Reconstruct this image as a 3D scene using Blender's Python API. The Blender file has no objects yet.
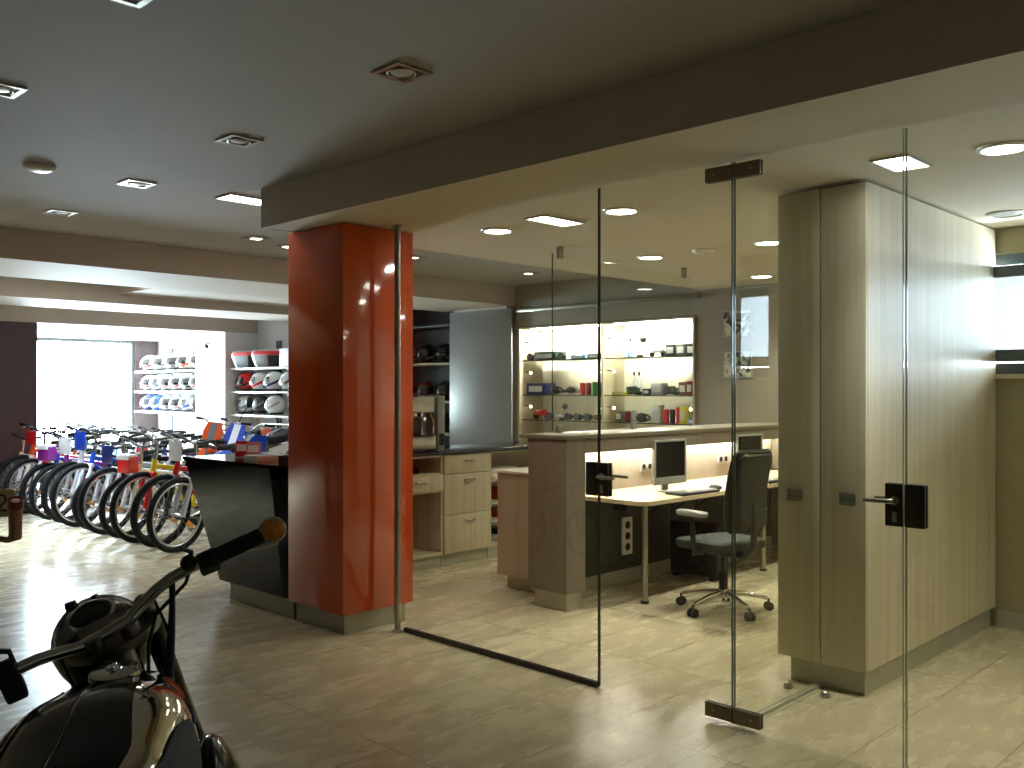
import bpy, bmesh, math, random
from mathutils import Vector, Matrix, Euler

random.seed(7)
SC = bpy.context.scene
COL = SC.collection
PI = math.pi
R = math.radians

# ------------------------------------------------------------------ materials
def newmat(name):
    m = bpy.data.materials.new(name)
    m.use_nodes = True
    nt = m.node_tree
    return m, nt, nt.nodes['Principled BSDF']

def srgb(c):
    return tuple(((v / 255) / 12.92 if v / 255 <= 0.04045 else ((v / 255 + 0.055) / 1.055) ** 2.4) for v in c) + (1.0,)

def pm(name, rgb, rough=0.5, metal=0.0, coat=0.0, noise=0.06, nscale=9.0, emit=None, estr=0.0, spec=0.5):
    """painted / plastic / metal surface with a slight procedural variation"""
    m, nt, p = newmat(name)
    c = srgb(rgb)
    if noise:
        tc = nt.nodes.new('ShaderNodeTexCoord'); n = nt.nodes.new('ShaderNodeTexNoise'); r = nt.nodes.new('ShaderNodeValToRGB')
        n.inputs['Scale'].default_value = nscale; n.inputs['Detail'].default_value = 3
        nt.links.new(tc.outputs['Object'], n.inputs['Vector']); nt.links.new(n.outputs['Fac'], r.inputs['Fac'])
        r.color_ramp.elements[0].position = 0.3; r.color_ramp.elements[1].position = 0.7
        r.color_ramp.elements[0].color = tuple(v * (1 - noise) for v in c[:3]) + (1,)
        r.color_ramp.elements[1].color = tuple(min(1, v * (1 + noise)) for v in c[:3]) + (1,)
        nt.links.new(r.outputs['Color'], p.inputs['Base Color'])
    else:
        p.inputs['Base Color'].default_value = c
    p.inputs['Roughness'].default_value = rough
    p.inputs['Metallic'].default_value = metal
    p.inputs['Coat Weight'].default_value = coat
    p.inputs['Coat Roughness'].default_value = 0.04
    p.inputs['Specular IOR Level'].default_value = spec
    if emit:
        p.inputs['Emission Color'].default_value = srgb(emit); p.inputs['Emission Strength'].default_value = estr
    return m

def lamp_mat(name, lin, strength):
    m = bpy.data.materials.new(name); m.use_nodes = True
    nt = m.node_tree; nt.nodes.clear()
    o = nt.nodes.new('ShaderNodeOutputMaterial'); e = nt.nodes.new('ShaderNodeEmission')
    e.inputs['Color'].default_value = tuple(lin) + (1,); e.inputs['Strength'].default_value = strength
    nt.links.new(e.outputs[0], o.inputs[0])
    return m

def wood(name, a, b, axis='z', rough=0.45, sc=1.0, band=None):
    """laminate with grain running along one axis"""
    m, nt, p = newmat(name)
    tc = nt.nodes.new('ShaderNodeTexCoord')
    def layer(across, along, detail):
        mp = nt.nodes.new('ShaderNodeMapping'); n = nt.nodes.new('ShaderNodeTexNoise')
        s = {'x': (along, across, across), 'y': (across, along, across), 'z': (across, across, along)}[axis]
        mp.inputs['Scale'].default_value = tuple(v * sc for v in s)
        n.inputs['Scale'].default_value = 1.0; n.inputs['Detail'].default_value = detail; n.inputs['Roughness'].default_value = 0.6
        nt.links.new(tc.outputs['Object'], mp.inputs['Vector']); nt.links.new(mp.outputs['Vector'], n.inputs['Vector'])
        return n
    n1 = layer(14.0, 0.5, 4); n2 = layer(60.0, 1.2, 3)
    mx = nt.nodes.new('ShaderNodeMix'); mx.inputs['Factor'].default_value = 0.45
    nt.links.new(n1.outputs['Fac'], mx.inputs['A']); nt.links.new(n2.outputs['Fac'], mx.inputs['B'])
    r = nt.nodes.new('ShaderNodeValToRGB')
    r.color_ramp.elements[0].position = 0.34; r.color_ramp.elements[1].position = 0.66
    r.color_ramp.elements[0].color = srgb(b); r.color_ramp.elements[1].color = srgb(a)
    nt.links.new(mx.outputs['Result'], r.inputs['Fac']); nt.links.new(r.outputs['Color'], p.inputs['Base Color'])
    p.inputs['Roughness'].default_value = rough
    return m

def glass_mat(name, tint, ior=1.5, cap=1.0):
    """clear pane: tinted transmission with a mirror reflection that follows the Fresnel curve"""
    m = bpy.data.materials.new(name); m.use_nodes = True
    nt = m.node_tree; nt.nodes.clear()
    o = nt.nodes.new('ShaderNodeOutputMaterial'); t = nt.nodes.new('ShaderNodeBsdfTransparent'); g = nt.nodes.new('ShaderNodeBsdfGlossy')
    f = nt.nodes.new('ShaderNodeFresnel'); mix = nt.nodes.new('ShaderNodeMixShader'); geo = nt.nodes.new('ShaderNodeNewGeometry')
    inv = nt.nodes.new('ShaderNodeMath'); inv.operation = 'SUBTRACT'; inv.inputs[0].default_value = 1.0
    mul = nt.nodes.new('ShaderNodeMath'); mul.operation = 'MULTIPLY'; mul.use_clamp = True
    f.inputs['IOR'].default_value = ior; t.inputs['Color'].default_value = tuple(tint) + (1,)
    g.inputs['Roughness'].default_value = 0.0; g.inputs['Color'].default_value = (cap, cap, cap, 1)
    nt.links.new(geo.outputs['Backfacing'], inv.inputs[1]); nt.links.new(f.outputs[0], mul.inputs[0]); nt.links.new(inv.outputs[0], mul.inputs[1])
    nt.links.new(mul.outputs[0], mix.inputs[0]); nt.links.new(t.outputs[0], mix.inputs[1]); nt.links.new(g.outputs[0], mix.inputs[2])
    nt.links.new(mix.outputs[0], o.inputs[0])
    return m

M_GLASS_TINT = (0.27, 0.28, 0.29)
def tile_floor():
    m, nt, p = newmat('floor_tiles')
    tc = nt.nodes.new('ShaderNodeTexCoord')
    mp = nt.nodes.new('ShaderNodeMapping'); mp.inputs['Location'].default_value = (2.59 + 0.467 * 60, -3.28 + 0.87 * 30, 0)
    nt.links.new(tc.outputs['Object'], mp.inputs['Vector'])
    br = nt.nodes.new('ShaderNodeTexBrick'); br.offset = 0.0; br.squash = 1.0
    br.inputs['Scale'].default_value = 1.0; br.inputs['Brick Width'].default_value = 0.467; br.inputs['Row Height'].default_value = 0.87
    br.inputs['Mortar Size'].default_value = 0.0022; br.inputs['Mortar Smooth'].default_value = 0.1
    br.inputs['Color1'].default_value = (0.42, 0.42, 0.42, 1); br.inputs['Color2'].default_value = (0.58, 0.58, 0.58, 1)
    nt.links.new(mp.outputs['Vector'], br.inputs['Vector'])
    # marbled streaks running across the shop
    s = nt.nodes.new('ShaderNodeMapping'); s.inputs['Scale'].default_value = (2.4, .75, 1); s.inputs['Rotation'].default_value = (0, 0, 0.16)
    n = nt.nodes.new('ShaderNodeTexNoise'); n.inputs['Scale'].default_value = 4.0; n.inputs['Detail'].default_value = 8; n.inputs['Roughness'].default_value = 0.62
    n.inputs['Distortion'].default_value = 0.0
    # each tile shifts its own streaks
    add = nt.nodes.new('ShaderNodeVectorMath'); add.operation = 'MULTIPLY_ADD'
    nt.links.new(br.outputs['Color'], add.inputs[0]); add.inputs[1].default_value = (5, 5, 5)
    nt.links.new(tc.outputs['Object'], add.inputs[2])
    nt.links.new(add.outputs[0], s.inputs['Vector']); nt.links.new(s.outputs['Vector'], n.inputs['Vector'])
    r = nt.nodes.new('ShaderNodeValToRGB')
    r.color_ramp.elements[0].position = 0.22; r.color_ramp.elements[1].position = 0.78
    r.color_ramp.elements[0].color = srgb((182, 169, 138)); r.color_ramp.elements[1].color = srgb((202, 191, 161))
    r.color_ramp.interpolation = 'EASE'
    nt.links.new(n.outputs['Fac'], r.inputs['Fac'])
    mx = nt.nodes.new('ShaderNodeMix'); mx.data_type = 'RGBA'
    nt.links.new(br.outputs['Fac'], mx.inputs['Factor']); nt.links.new(r.outputs['Color'], mx.inputs['A'])
    mx.inputs['B'].default_value = srgb((96, 84, 66))
    nt.links.new(mx.outputs['Result'], p.inputs['Base Color'])
    rr = nt.nodes.new('ShaderNodeMapRange'); rr.inputs['To Min'].default_value = 0.20; rr.inputs['To Max'].default_value = 0.34
    nt.links.new(n.outputs['Fac'], rr.inputs['Value']); nt.links.new(rr.outputs['Result'], p.inputs['Roughness'])
    bp = nt.nodes.new('ShaderNodeBump'); bp.inputs['Strength'].default_value = 0.25; bp.inputs['Distance'].default_value = 0.002; bp.invert = True
    nt.links.new(br.outputs['Fac'], bp.inputs['Height']); nt.links.new(bp.outputs['Normal'], p.inputs['Normal'])
    return m

def photo_print(name, seed):
    """plain black-and-white abstract print"""
    m, nt, p = newmat(name)
    tc = nt.nodes.new('ShaderNodeTexCoord'); mp = nt.nodes.new('ShaderNodeMapping'); mp.inputs['Location'].default_value = (seed, seed * .7, seed * .3)
    v = nt.nodes.new('ShaderNodeTexNoise'); v.inputs['Scale'].default_value = 9; v.inputs['Detail'].default_value = 4; v.inputs['Distortion'].default_value = 1.2
    r = nt.nodes.new('ShaderNodeValToRGB'); r.color_ramp.elements[0].position = 0.42; r.color_ramp.elements[1].position = 0.58
    r.color_ramp.elements[0].color = srgb((50, 50, 46)); r.color_ramp.elements[1].color = srgb((205, 205, 190))
    nt.links.new(tc.outputs['Object'], mp.inputs['Vector']); nt.links.new(mp.outputs['Vector'], v.inputs['Vector'])
    nt.links.new(v.outputs['Fac'], r.inputs['Fac']); nt.links.new(r.outputs['Color'], p.inputs['Base Color'])
    p.inputs['Roughness'].default_value = 0.4
    return m

M = {}
M['floor'] = tile_floor()
M['trim'] = pm('ceiling_edge_taupe', (212, 200, 188), 0.8, noise=0.02, nscale=2)
M['ceil'] = pm('ceiling_taupe_plaster', (160, 154, 148), 0.8, noise=0.02, nscale=2)
M['ceil_office'] = pm('ceiling_cream_plaster', (206, 194, 170), 0.8, noise=0.02, nscale=2)
M['beam'] = pm('beam_brown_plaster', (190, 178, 166), 0.75, noise=0.02, nscale=2)
M['wall_taupe'] = pm('wall_taupe_paint', (140, 130, 116), 0.6, noise=0.03, nscale=3)
M['wall_white'] = pm('wall_white_paint', (226, 226, 226), 0.7, noise=0.02)
M['wall_dark'] = pm('wall_dark_brown_and_shade', (62, 46, 48), 0.5, noise=0.05)
M['wall_olive'] = pm('wall_olive_tile', (164, 156, 124), 0.4, noise=0.04)
M['red_panel'] = pm('column_red_lacquer', (206, 76, 20), 0.14, coat=1.0, noise=0.02)
M['black_gloss'] = pm('black_gloss_panel', (8, 8, 9), 0.06, noise=0.0, coat=0.0, spec=0.45)
M['black_top'] = pm('black_worktop', (22, 22, 24), 0.1, noise=0.05)
M['steel'] = pm('brushed_steel', (176, 172, 160), 0.34, metal=1.0, noise=0.05, nscale=30)
M['chrome'] = pm('chrome', (214, 212, 204), 0.07, metal=1.0, noise=0.0)
M['dull_alu'] = pm('plinth_aluminium', (178, 178, 160), 0.38, metal=0.2, noise=0.05)
M['alloy'] = pm('silver_alloy', (190, 192, 196), 0.25, metal=1.0, noise=0.03)
M['dark_plate'] = pm('patch_fitting_bronze', (122, 110, 92), 0.45, metal=0.35, noise=0.06)
M['lock_plate'] = pm('lock_plate_dark', (60, 54, 48), 0.4, metal=0.2, noise=0.04)
M['glass'] = glass_mat('pane_glass', (0.965, 0.972, 0.93))
M['glass_clear'] = glass_mat('shelf_glass', (0.95, 0.98, 0.96))
M['glass_dimmed'] = glass_mat('dimmed_window_glass', M_GLASS_TINT)  # grey tint added to weaken daylight through the small right-hand window
M['glass_edge'] = pm('glass_edge_green', (70, 80, 60), 0.15, noise=0.0)
M['glass_edge_bright'] = pm('glass_edge_pale', (170, 180, 150), 0.1, noise=0.0)
M['ash'] = wood('ash_laminate', (212, 202, 176), (186, 174, 148))
M['ash_grey'] = wood('grey_ash_laminate', (216, 208, 186), (194, 186, 162))
M['ash_pink'] = wood('pale_ash_laminate', (196, 184, 160), (178, 162, 138))
M['ash_light'] = wood('light_ash_backing', (240, 232, 216), (224, 212, 192))
M['desk_top'] = wood('desk_beech_top', (226, 208, 170), (208, 188, 150), axis='y')
M['bar_grey'] = wood('bar_grey_laminate', (128, 118, 104), (112, 102, 90), rough=0.4)
M['under_desk'] = pm('under_desk_panel', (46, 44, 38), 0.5, noise=0.04)
M['bar_top'] = wood('bar_top_laminate', (124, 116, 98), (106, 98, 84), axis='y')
M['panel_grey'] = pm('sliding_panel_grey', (136, 136, 140), 0.3, noise=0.02)
M['dark_shelf'] = pm('niche_dark_blue_grey', (66, 70, 82), 0.5, noise=0.04)
M['rubber'] = pm('black_rubber', (22, 22, 23), 0.75, noise=0.1, nscale=40)
M['tyre'] = pm('tyre_rubber', (9, 9, 12), 0.7, noise=0.12, nscale=60, spec=0.25)
M['black_plastic'] = pm('black_plastic', (24, 24, 25), 0.45, noise=0.05)
M['grey_plastic'] = pm('grey_plastic', (150, 150, 145), 0.4, noise=0.03)
M['white_plastic'] = pm('white_plastic', (232, 230, 222), 0.35, noise=0.02)
M['silver_plastic'] = pm('silver_plastic', (168, 168, 158), 0.35, metal=0.3, noise=0.02)
M['screen'] = pm('dark_lcd_screen', (14, 14, 14), 0.15, noise=0.0)
M['chair_fabric'] = pm('chair_charcoal_fabric', (44, 46, 42), 0.9, noise=0.2, nscale=120)
M['chair_seat'] = pm('chair_seat_fabric', (56, 62, 58), 0.85, noise=0.15, nscale=120)
M['skylens'] = lamp_mat('downlight_diffuser', (1.0, 0.98, 0.87), 26.0)
M['spotlit'] = lamp_mat('spot_lamp_lit', (1.0, 0.92, 0.8), 25.0)
M['tube_lit'] = lamp_mat('recessed_tube_lit', (1.0, 0.98, 0.92), 12.0)
M['led_strip'] = lamp_mat('warm_led_strip', (1.0, 0.93, 0.82), 90.0)
M['case_strip'] = lamp_mat('display_strip_lamp', (1.0, 0.98, 0.93), 370.0)
M['bulb'] = lamp_mat('small_spot_bulb', (1.0, 0.86, 0.62), 14.0)
M['bulb'].cycles.emission_sampling = 'NONE'
M['lens_off'] = pm('unlit_frosted_lens', (196, 196, 190), 0.3, noise=0.02)
M['amber'] = pm('amber_lens', (252, 150, 28), 0.12, noise=0.25, nscale=90, coat=0.6)
M['moto_black'] = pm('black_enamel', (6, 6, 6), 0.14, coat=0.1, noise=0.0, spec=0.3)
M['blue_enamel'] = pm('blue_badge_enamel', (40, 84, 160), 0.2, noise=0.0)
M['seat_leather'] = pm('black_leather', (16, 15, 14), 0.5, noise=0.1, nscale=60)
M['cast_alloy'] = pm('cast_alloy', (126, 124, 118), 0.38, metal=0.9, noise=0.08, nscale=20)
M['muffler'] = pm('bronze_muffler', (150, 120, 100), 0.3, metal=0.8, noise=0.06)
M['cream_plate'] = pm('cream_number_plate', (236, 214, 160), 0.5, noise=0.03)
M['ink'] = pm('dark_ink', (50, 36, 26), 0.6, noise=0.0)
M['grey_frame'] = pm('window_frame_grey', (70, 80, 84), 0.45, noise=0.03)
M['paper'] = pm('white_paper', (236, 234, 228), 0.7, noise=0.02)
M['visor'] = pm('smoked_visor', (28, 30, 36), 0.08, noise=0.0, coat=0.5)
PAL = {
    'red': (206, 26, 30), 'blue': (28, 66, 178), 'navy': (30, 40, 90), 'white': (236, 238, 240), 'black': (20, 20, 22),
    'silver': (176, 180, 188), 'orange': (232, 84, 24), 'yellow': (232, 216, 60), 'purple': (128, 34, 130), 'green': (36, 140, 60),
    'grey': (112, 114, 120), 'pale blue': (120, 168, 226), 'pink': (214, 130, 140), 'cream': (226, 214, 190), 'brown': (110, 66, 44),
    'dark green': (30, 60, 44), 'dark red': (120, 24, 26),
}
for k, v in PAL.items():
    M['c_' + k] = pm('paint_' + k.replace(' ', '_'), v, 0.28, coat=0.4, noise=0.03)

# ------------------------------------------------------------------ mesh builder
class B:
    def __init__(s, org=(0, 0, 0), mat=None):
        s.v = []; s.f = []; s.org = Vector(org); s.M = mat or Matrix.Identity(4)
    def _add(s, vs, fs, m=None):
        b = len(s.v)
        T = s.M @ m if m is not None else s.M
        for p in vs:
            s.v.append(T @ Vector(p) - s.org)
        flip = T.determinant() < 0
        for f in fs:
            f = tuple(b + i for i in f)
            s.f.append(f[::-1] if flip else f)
        return s
    def box(s, x0, x1, y0, y1, z0, z1, bev=0.0, m=None, seg=2):
        if bev <= 0:
            vs = [(x, y, z) for z in (z0, z1) for y in (y0, y1) for x in (x0, x1)]
            return s._add(vs, [(0, 2, 3, 1), (4, 5, 7, 6), (0, 1, 5, 4), (2, 6, 7, 3), (0, 4, 6, 2), (1, 3, 7, 5)], m)
        bm = bmesh.new(); bmesh.ops.create_cube(bm, size=1)
        for v in bm.verts:
            v.co = Vector(((x0 + x1) / 2 + v.co.x * (x1 - x0), (y0 + y1) / 2 + v.co.y * (y1 - y0), (z0 + z1) / 2 + v.co.z * (z1 - z0)))
        bmesh.ops.bevel(bm, geom=list(bm.edges), offset=min(bev, .49 * min(x1 - x0, y1 - y0, z1 - z0)), segments=seg, affect='EDGES', profile=0.5)
        bm.verts.index_update()
        s._add([v.co.copy() for v in bm.verts], [tuple(v.index for v in f.verts) for f in bm.faces], m)
        bm.free(); return s
    def bx(s, c, d, bev=0.0, m=None):
        return s.box(c[0] - d[0] / 2, c[0] + d[0] / 2, c[1] - d[1] / 2, c[1] + d[1] / 2, c[2] - d[2] / 2, c[2] + d[2] / 2, bev, m)
    def tube(s, pts, r, n=10, closed=False, m=None, caps=True):
        P = [Vector(p) for p in pts]; k = len(P)
        rs = r if isinstance(r, (list, tuple)) else [r] * k
        T = []
        for i in range(k):
            a = P[i - 1] if (i > 0 or closed) else P[i]; c = P[(i + 1) % k] if (i < k - 1 or closed) else P[i]
            T.append((c - a).normalized())
        up = Vector((0, 0, 1)) if abs(T[0].z) < 0.9 else Vector((1, 0, 0))
        N = (up - T[0] * up.dot(T[0])).normalized()
        vs = []; fs = []
        for i in range(k):
            N = (N - T[i] * N.dot(T[i]))
            N = N.normalized() if N.length > 1e-6 else T[i].orthogonal().normalized()
            Bn = T[i].cross(N)
            for j in range(n):
                a = 2 * PI * j / n
                vs.append(P[i] + (N * math.cos(a) + Bn * math.sin(a)) * rs[i])
        for i in range(k if closed else k - 1):
            i2 = (i + 1) % k
            for j in range(n):
                j2 = (j + 1) % n
                fs.append((i * n + j, i * n + j2, i2 * n + j2, i2 * n + j))
        if not closed and caps:
            fs.append(tuple(range(n))[::-1]); fs.append(tuple((k - 1) * n + j for j in range(n)))
        return s._add(vs, fs, m)
    def cyl(s, p0, p1, r0, r1=None, n=16, m=None):
        return s.tube([p0, p1], [r0, r0 if r1 is None else r1], n, m=m)
    def lathe(s, prof, n=24, m=None, ang=2 * PI, a0=0.0, ring=False):
        """profile of (radius, height) about the z axis"""
        vs = []; fs = []; k = len(prof); full = abs(ang - 2 * PI) < 1e-6; nn = n if full else n + 1
        for j in range(nn):
            a = a0 + ang * j / n
            for (r, z) in prof:
                vs.append((r * math.cos(a), r * math.sin(a), z))
        for j in range(n):
            j2 = (j + 1) % nn
            for i in range(k if ring else k - 1):
                i2 = (i + 1) % k
                fs.append((j * k + i, j2 * k + i, j2 * k + i2, j * k + i2))
        if full and not ring:
            if prof[0][0] > 1e-5: fs.append(tuple(j * k for j in range(n))[::-1])
            if prof[-1][0] > 1e-5: fs.append(tuple(j * k + k - 1 for j in range(n)))
        return s._add(vs, fs, m)
    def torus(s, Rr, r, n=32, k=10, m=None, sq=1.0):
        vs = []; fs = []
        for i in range(n):
            a = 2 * PI * i / n
            for j in range(k):
                b = 2 * PI * j / k
                q = Rr + r * math.cos(b)
                vs.append((q * math.cos(a), q * math.sin(a), r * sq * math.sin(b)))
        for i in range(n):
            for j in range(k):
                i2 = (i + 1) % n; j2 = (j + 1) % k
                fs.append((i * k + j, i2 * k + j, i2 * k + j2, i * k + j2))
        return s._add(vs, fs, m)
    def prism(s, poly, h0, h1, m=None):
        """polygon in xy, counter-clockwise, raised from h0 to h1"""
        n = len(poly)
        vs = [(x, y, h0) for x, y in poly] + [(x, y, h1) for x, y in poly]
        fs = [tuple(range(n))[::-1], tuple(range(n, 2 * n))] + [(i, (i + 1) % n, n + (i + 1) % n, n + i) for i in range(n)]
        return s._add(vs, fs, m)
    def loft(s, rings, caps=True, m=None, closed=True):
        n = len(rings[0]); vs = [p for r_ in rings for p in r_]; fs = []
        for i in range(len(rings) - 1):
            for j in range(n if closed else n - 1):
                j2 = (j + 1) % n
                fs.append((i * n + j, i * n + j2, (i + 1) * n + j2, (i + 1) * n + j))
        if caps and closed:
            fs.append(tuple(range(n))[::-1]); fs.append(tuple((len(rings) - 1) * n + j for j in range(n)))
        return s._add(vs, fs, m)
    def ball(s, c, r, n=18, k=10, fn=None, m=None):
        """ellipsoid; fn can bend each unit-sphere point"""
        rx, ry, rz = (r, r, r) if not isinstance(r, (list, tuple)) else r
        vs = []; fs = []
        def put(x, y, z):
            if fn: x, y, z = fn(x, y, z)
            vs.append((c[0] + x * rx, c[1] + y * ry, c[2] + z * rz))
        put(0, 0, -1)
        for i in range(1, k):
            ph = -PI / 2 + PI * i / k
            for j in range(n):
                a = 2 * PI * j / n
                put(math.cos(ph) * math.cos(a), math.cos(ph) * math.sin(a), math.sin(ph))
        put(0, 0, 1)
        for j in range(n):
            fs.append((0, 1 + (j + 1) % n, 1 + j))
            for i in range(k - 2):
                a = 1 + i * n
                fs.append((a + j, a + (j + 1) % n, a + n + (j + 1) % n, a + n + j))
            fs.append((1 + (k - 2) * n + j, 1 + (k - 2) * n + (j + 1) % n, len(vs) - 1))
        return s._add(vs, fs, m)
    def solid_patch(s, grid, t, m=None):
        """grid of points (rows of equal length) given thickness t along its normals"""
        nu = len(grid); nv = len(grid[0]); G = [[Vector(p) for p in row] for row in grid]
        vs = []; 
        for side in (0, 1):
            for i in range(nu):
                for j in range(nv):
                    du = G[min(i + 1, nu - 1)][j] - G[max(i - 1, 0)][j]; dv = G[i][min(j + 1, nv - 1)] - G[i][max(j - 1, 0)]
                    nn = du.cross(dv); nn = nn.normalized() if nn.length > 1e-9 else Vector((0, 0, 1))
                    vs.append(G[i][j] + nn * (t if side else 0))
        o = nu * nv; fs = []
        for i in range(nu - 1):
            for j in range(nv - 1):
                a, b, c, d = i * nv + j, (i + 1) * nv + j, (i + 1) * nv + j + 1, i * nv + j + 1
                fs.append((o + a, o + b, o + c, o + d)); fs.append((a, d, c, b))
        rim = [i * nv for i in range(nu)] + [(nu - 1) * nv + j for j in range(1, nv)] + [i * nv + nv - 1 for i in range(nu - 2, -1, -1)] + [j for j in range(nv - 2, 0, -1)]
        for q in range(len(rim)):
            a, b = rim[q], rim[(q + 1) % len(rim)]
            fs.append((a, b, o + b, o + a))
        return s._add(vs, fs, m)
    def mesh(s, name, mat, smooth=38):
        me = bpy.data.meshes.new(name)
        me.from_pydata([tuple(v) for v in s.v], [], s.f)
        mats = mat if isinstance(mat, (list, tuple)) else [mat]
        for m_ in mats: me.materials.append(m_)
        if smooth:
            for p in me.polygons: p.use_smooth = True
            me.set_sharp_from_angle(angle=R(smooth))
        me.update()
        return me

def link(o):
    COL.objects.link(o); return o

def obj(name, b, mat, parent=None, smooth=38, loc=None, label=None):
    o = link(bpy.data.objects.new(name, b.mesh(name, mat, smooth)))
    if parent is not None: o.parent = parent
    if loc is not None: o.location = loc
    if label: o['label'] = label
    return o

def tag(o, label, cat, group=None, kind=None):
    o['label'] = label; o['category'] = cat
    if group: o['group'] = group
    if kind: o['kind'] = kind
    return o

def thing(name, label, cat, loc=(0, 0, 0), rz=0.0, group=None):
    o = link(bpy.data.objects.new(name, None)); o.empty_display_size = 0.1
    o.location = loc; o.rotation_euler = (0, 0, rz)
    return tag(o, label, cat, group)

def struct(name, b, mat, parent=None, smooth=0):
    o = obj(name, b, mat, parent, smooth)
    if parent is None: o['kind'] = 'structure'
    return o

KIDS = {}
def copy_tree(o, parent=None):
    c = o.copy(); COL.objects.link(c)
    if parent is not None: c.parent = parent
    for ch in [x for x in ALL_CHILDREN(o)]:
        copy_tree(ch, c)
    return c
def ALL_CHILDREN(o):
    return list(o.children)

def paint(o, m):
    """give one object its own material while it shares its mesh"""
    if o.material_slots:
        o.material_slots[0].link = 'OBJECT'; o.material_slots[0].material = m

def walk(o):
    yield o
    for c in o.children:
        yield from walk(c)

def base(name):
    return name.split('.')[0]

ORD = ['first', 'second', 'third', 'fourth', 'fifth', 'sixth', 'seventh', 'eighth', 'ninth', 'tenth', 'eleventh', 'twelfth', 'thirteenth', 'fourteenth', 'fifteenth', 'sixteenth']
def RX(a): return Matrix.Rotation(a, 4, 'X')
def RY(a): return Matrix.Rotation(a, 4, 'Y')
def RZ(a): return Matrix.Rotation(a, 4, 'Z')
def TR(x, y=0, z=0): return Matrix.Translation((x, y, z))
# ------------------------------------------------------------------ camera and world
cam = bpy.data.objects.new('camera', bpy.data.cameras.new('camera')); COL.objects.link(cam)
cam.location = (0, 0, 1.5); cam.rotation_euler = (R(90), 0, R(44.31))
cam.data.sensor_width = 36; cam.data.lens = 36 * 924 / 1024; cam.data.shift_y = 6 / 1024; cam.data.clip_start = 0.05; cam.data.clip_end = 200
SC.camera = cam
w = bpy.data.worlds.new('daylight'); SC.world = w; w.use_nodes = True
bg = w.node_tree.nodes['Background']; bg.inputs['Color'].default_value = (0.72, 0.86, 1.0, 1); bg.inputs['Strength'].default_value = 120.0
vs = SC.view_settings
vs.view_transform = 'Standard'; vs.look = 'None'; vs.gamma = 1.0; vs.use_curve_mapping = False; vs.exposure = 0.16
SC.cycles.max_bounces = 8; SC.cycles.transparent_max_bounces = 24; SC.cycles.diffuse_bounces = 4; SC.cycles.glossy_bounces = 4
SC.cycles.sample_clamp_indirect = 4.0; SC.cycles.use_denoising = True
SC.cycles.denoising_prefilter = 'ACCURATE'; SC.cycles.denoising_input_passes = 'RGB_ALBEDO_NORMAL'
SC.cycles.caustics_reflective = False; SC.cycles.caustics_refractive = False
try: SC.cycles.denoiser = 'OPENIMAGEDENOISE'
except Exception: pass

def portal(x, y, z, sx, sy, rot):
    l = bpy.data.lights.new('window_portal', 'AREA'); l.shape = 'RECTANGLE'; l.size = sx; l.size_y = sy; l.cycles.is_portal = True
    o = link(bpy.data.objects.new('window_portal', l)); o.location = (x, y, z); o.rotation_euler = rot
portal(-16.56, 6.08, 1.2, 2.3, 2.15, (0, R(-90), 0))
portal(-0.7, 6.52, 1.97, 2.6, 0.6, (R(90), 0, R(180)))
for o in list(COL.objects):
    if o.type == 'LIGHT' and o.location.y > 6.4: o.rotation_euler = (R(-90), 0, 0)

# ------------------------------------------------------------------ the setting
ZC, ZO = 2.77, 2.525            # shop ceiling, lowered office ceiling
struct('floor', B().box(-17, 2.2, -3.9, 8.8, -0.1, 0), M['floor'])
struct('ceiling', B().box(-17, 2.2, -3.9, 8.8, ZC, ZC + .12), M['ceil'])
c2 = B().box(-5.2, 1.75, 3.085, 8.3, ZO, ZC)
struct('ceiling_office', c2, M['ceil_office'])
struct('trim_1', B().box(-5.215, 1.75, 3.07, 3.085, ZO - .002, ZC).box(-5.215, -5.2, 3.085, 8.3, ZO - .002, ZC), M['trim'])
struct('beam', B().box(-9.15, -7.88, -3.8, 8.12, 2.53, ZC), M['beam'])
struct('beam', B().box(-12.2, -11.05, -3.8, 7.6, 2.53, ZC), M['beam'])
struct('beam', B().box(-11.05, -9.15, 4.6, 7.6, 2.64, ZC), M['beam'])
struct('ceiling_bay', B().box(-16.7, -13.0, -3.8, 7.6, 2.39, ZC), M['beam'])
# left side: dark wall, shopfront glazing nearer the camera
struct('wall_left', B().box(-13.15, -13.0, -3.8, 4.35, 0, 2.388), M['wall_dark'])
struct('wall_bay_side', B().box(-16.6, -13.15, 4.2, 4.35, 0, 2.388), M['wall_white'])
struct('wall_bay_end', B().box(-16.65, -16.5, 7.17, 7.6, 0, 2.388).box(-16.65, -16.5, 4.35, 5.0, 0, 2.388), M['wall_dark'])  # dark colour stands in for backlit shade beside the window
struct('wall_back_shop', B().box(-16.65, -10.7, 7.6, 7.75, 0, ZC), M['wall_white'])
struct('wall_back_niche', B().box(-10.85, -10.7, 7.75, 8.6, 0, ZC).box(-10.7, -8.9, 8.5, 8.65, 0, ZC), M['dark_shelf'])
struct('pillar', B().box(-13.95, -13.0, 7.04, 7.598, 0, 2.388), M['wall_white'])
struct('wall_front', B().box(-13.15, 1.75, -3.95, -3.8, 0, ZC), M['wall_taupe'])
struct('wall_right', B().box(1.6, 1.75, -3.8, 6.5, 0, ZC), M['wall_taupe'])
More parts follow.
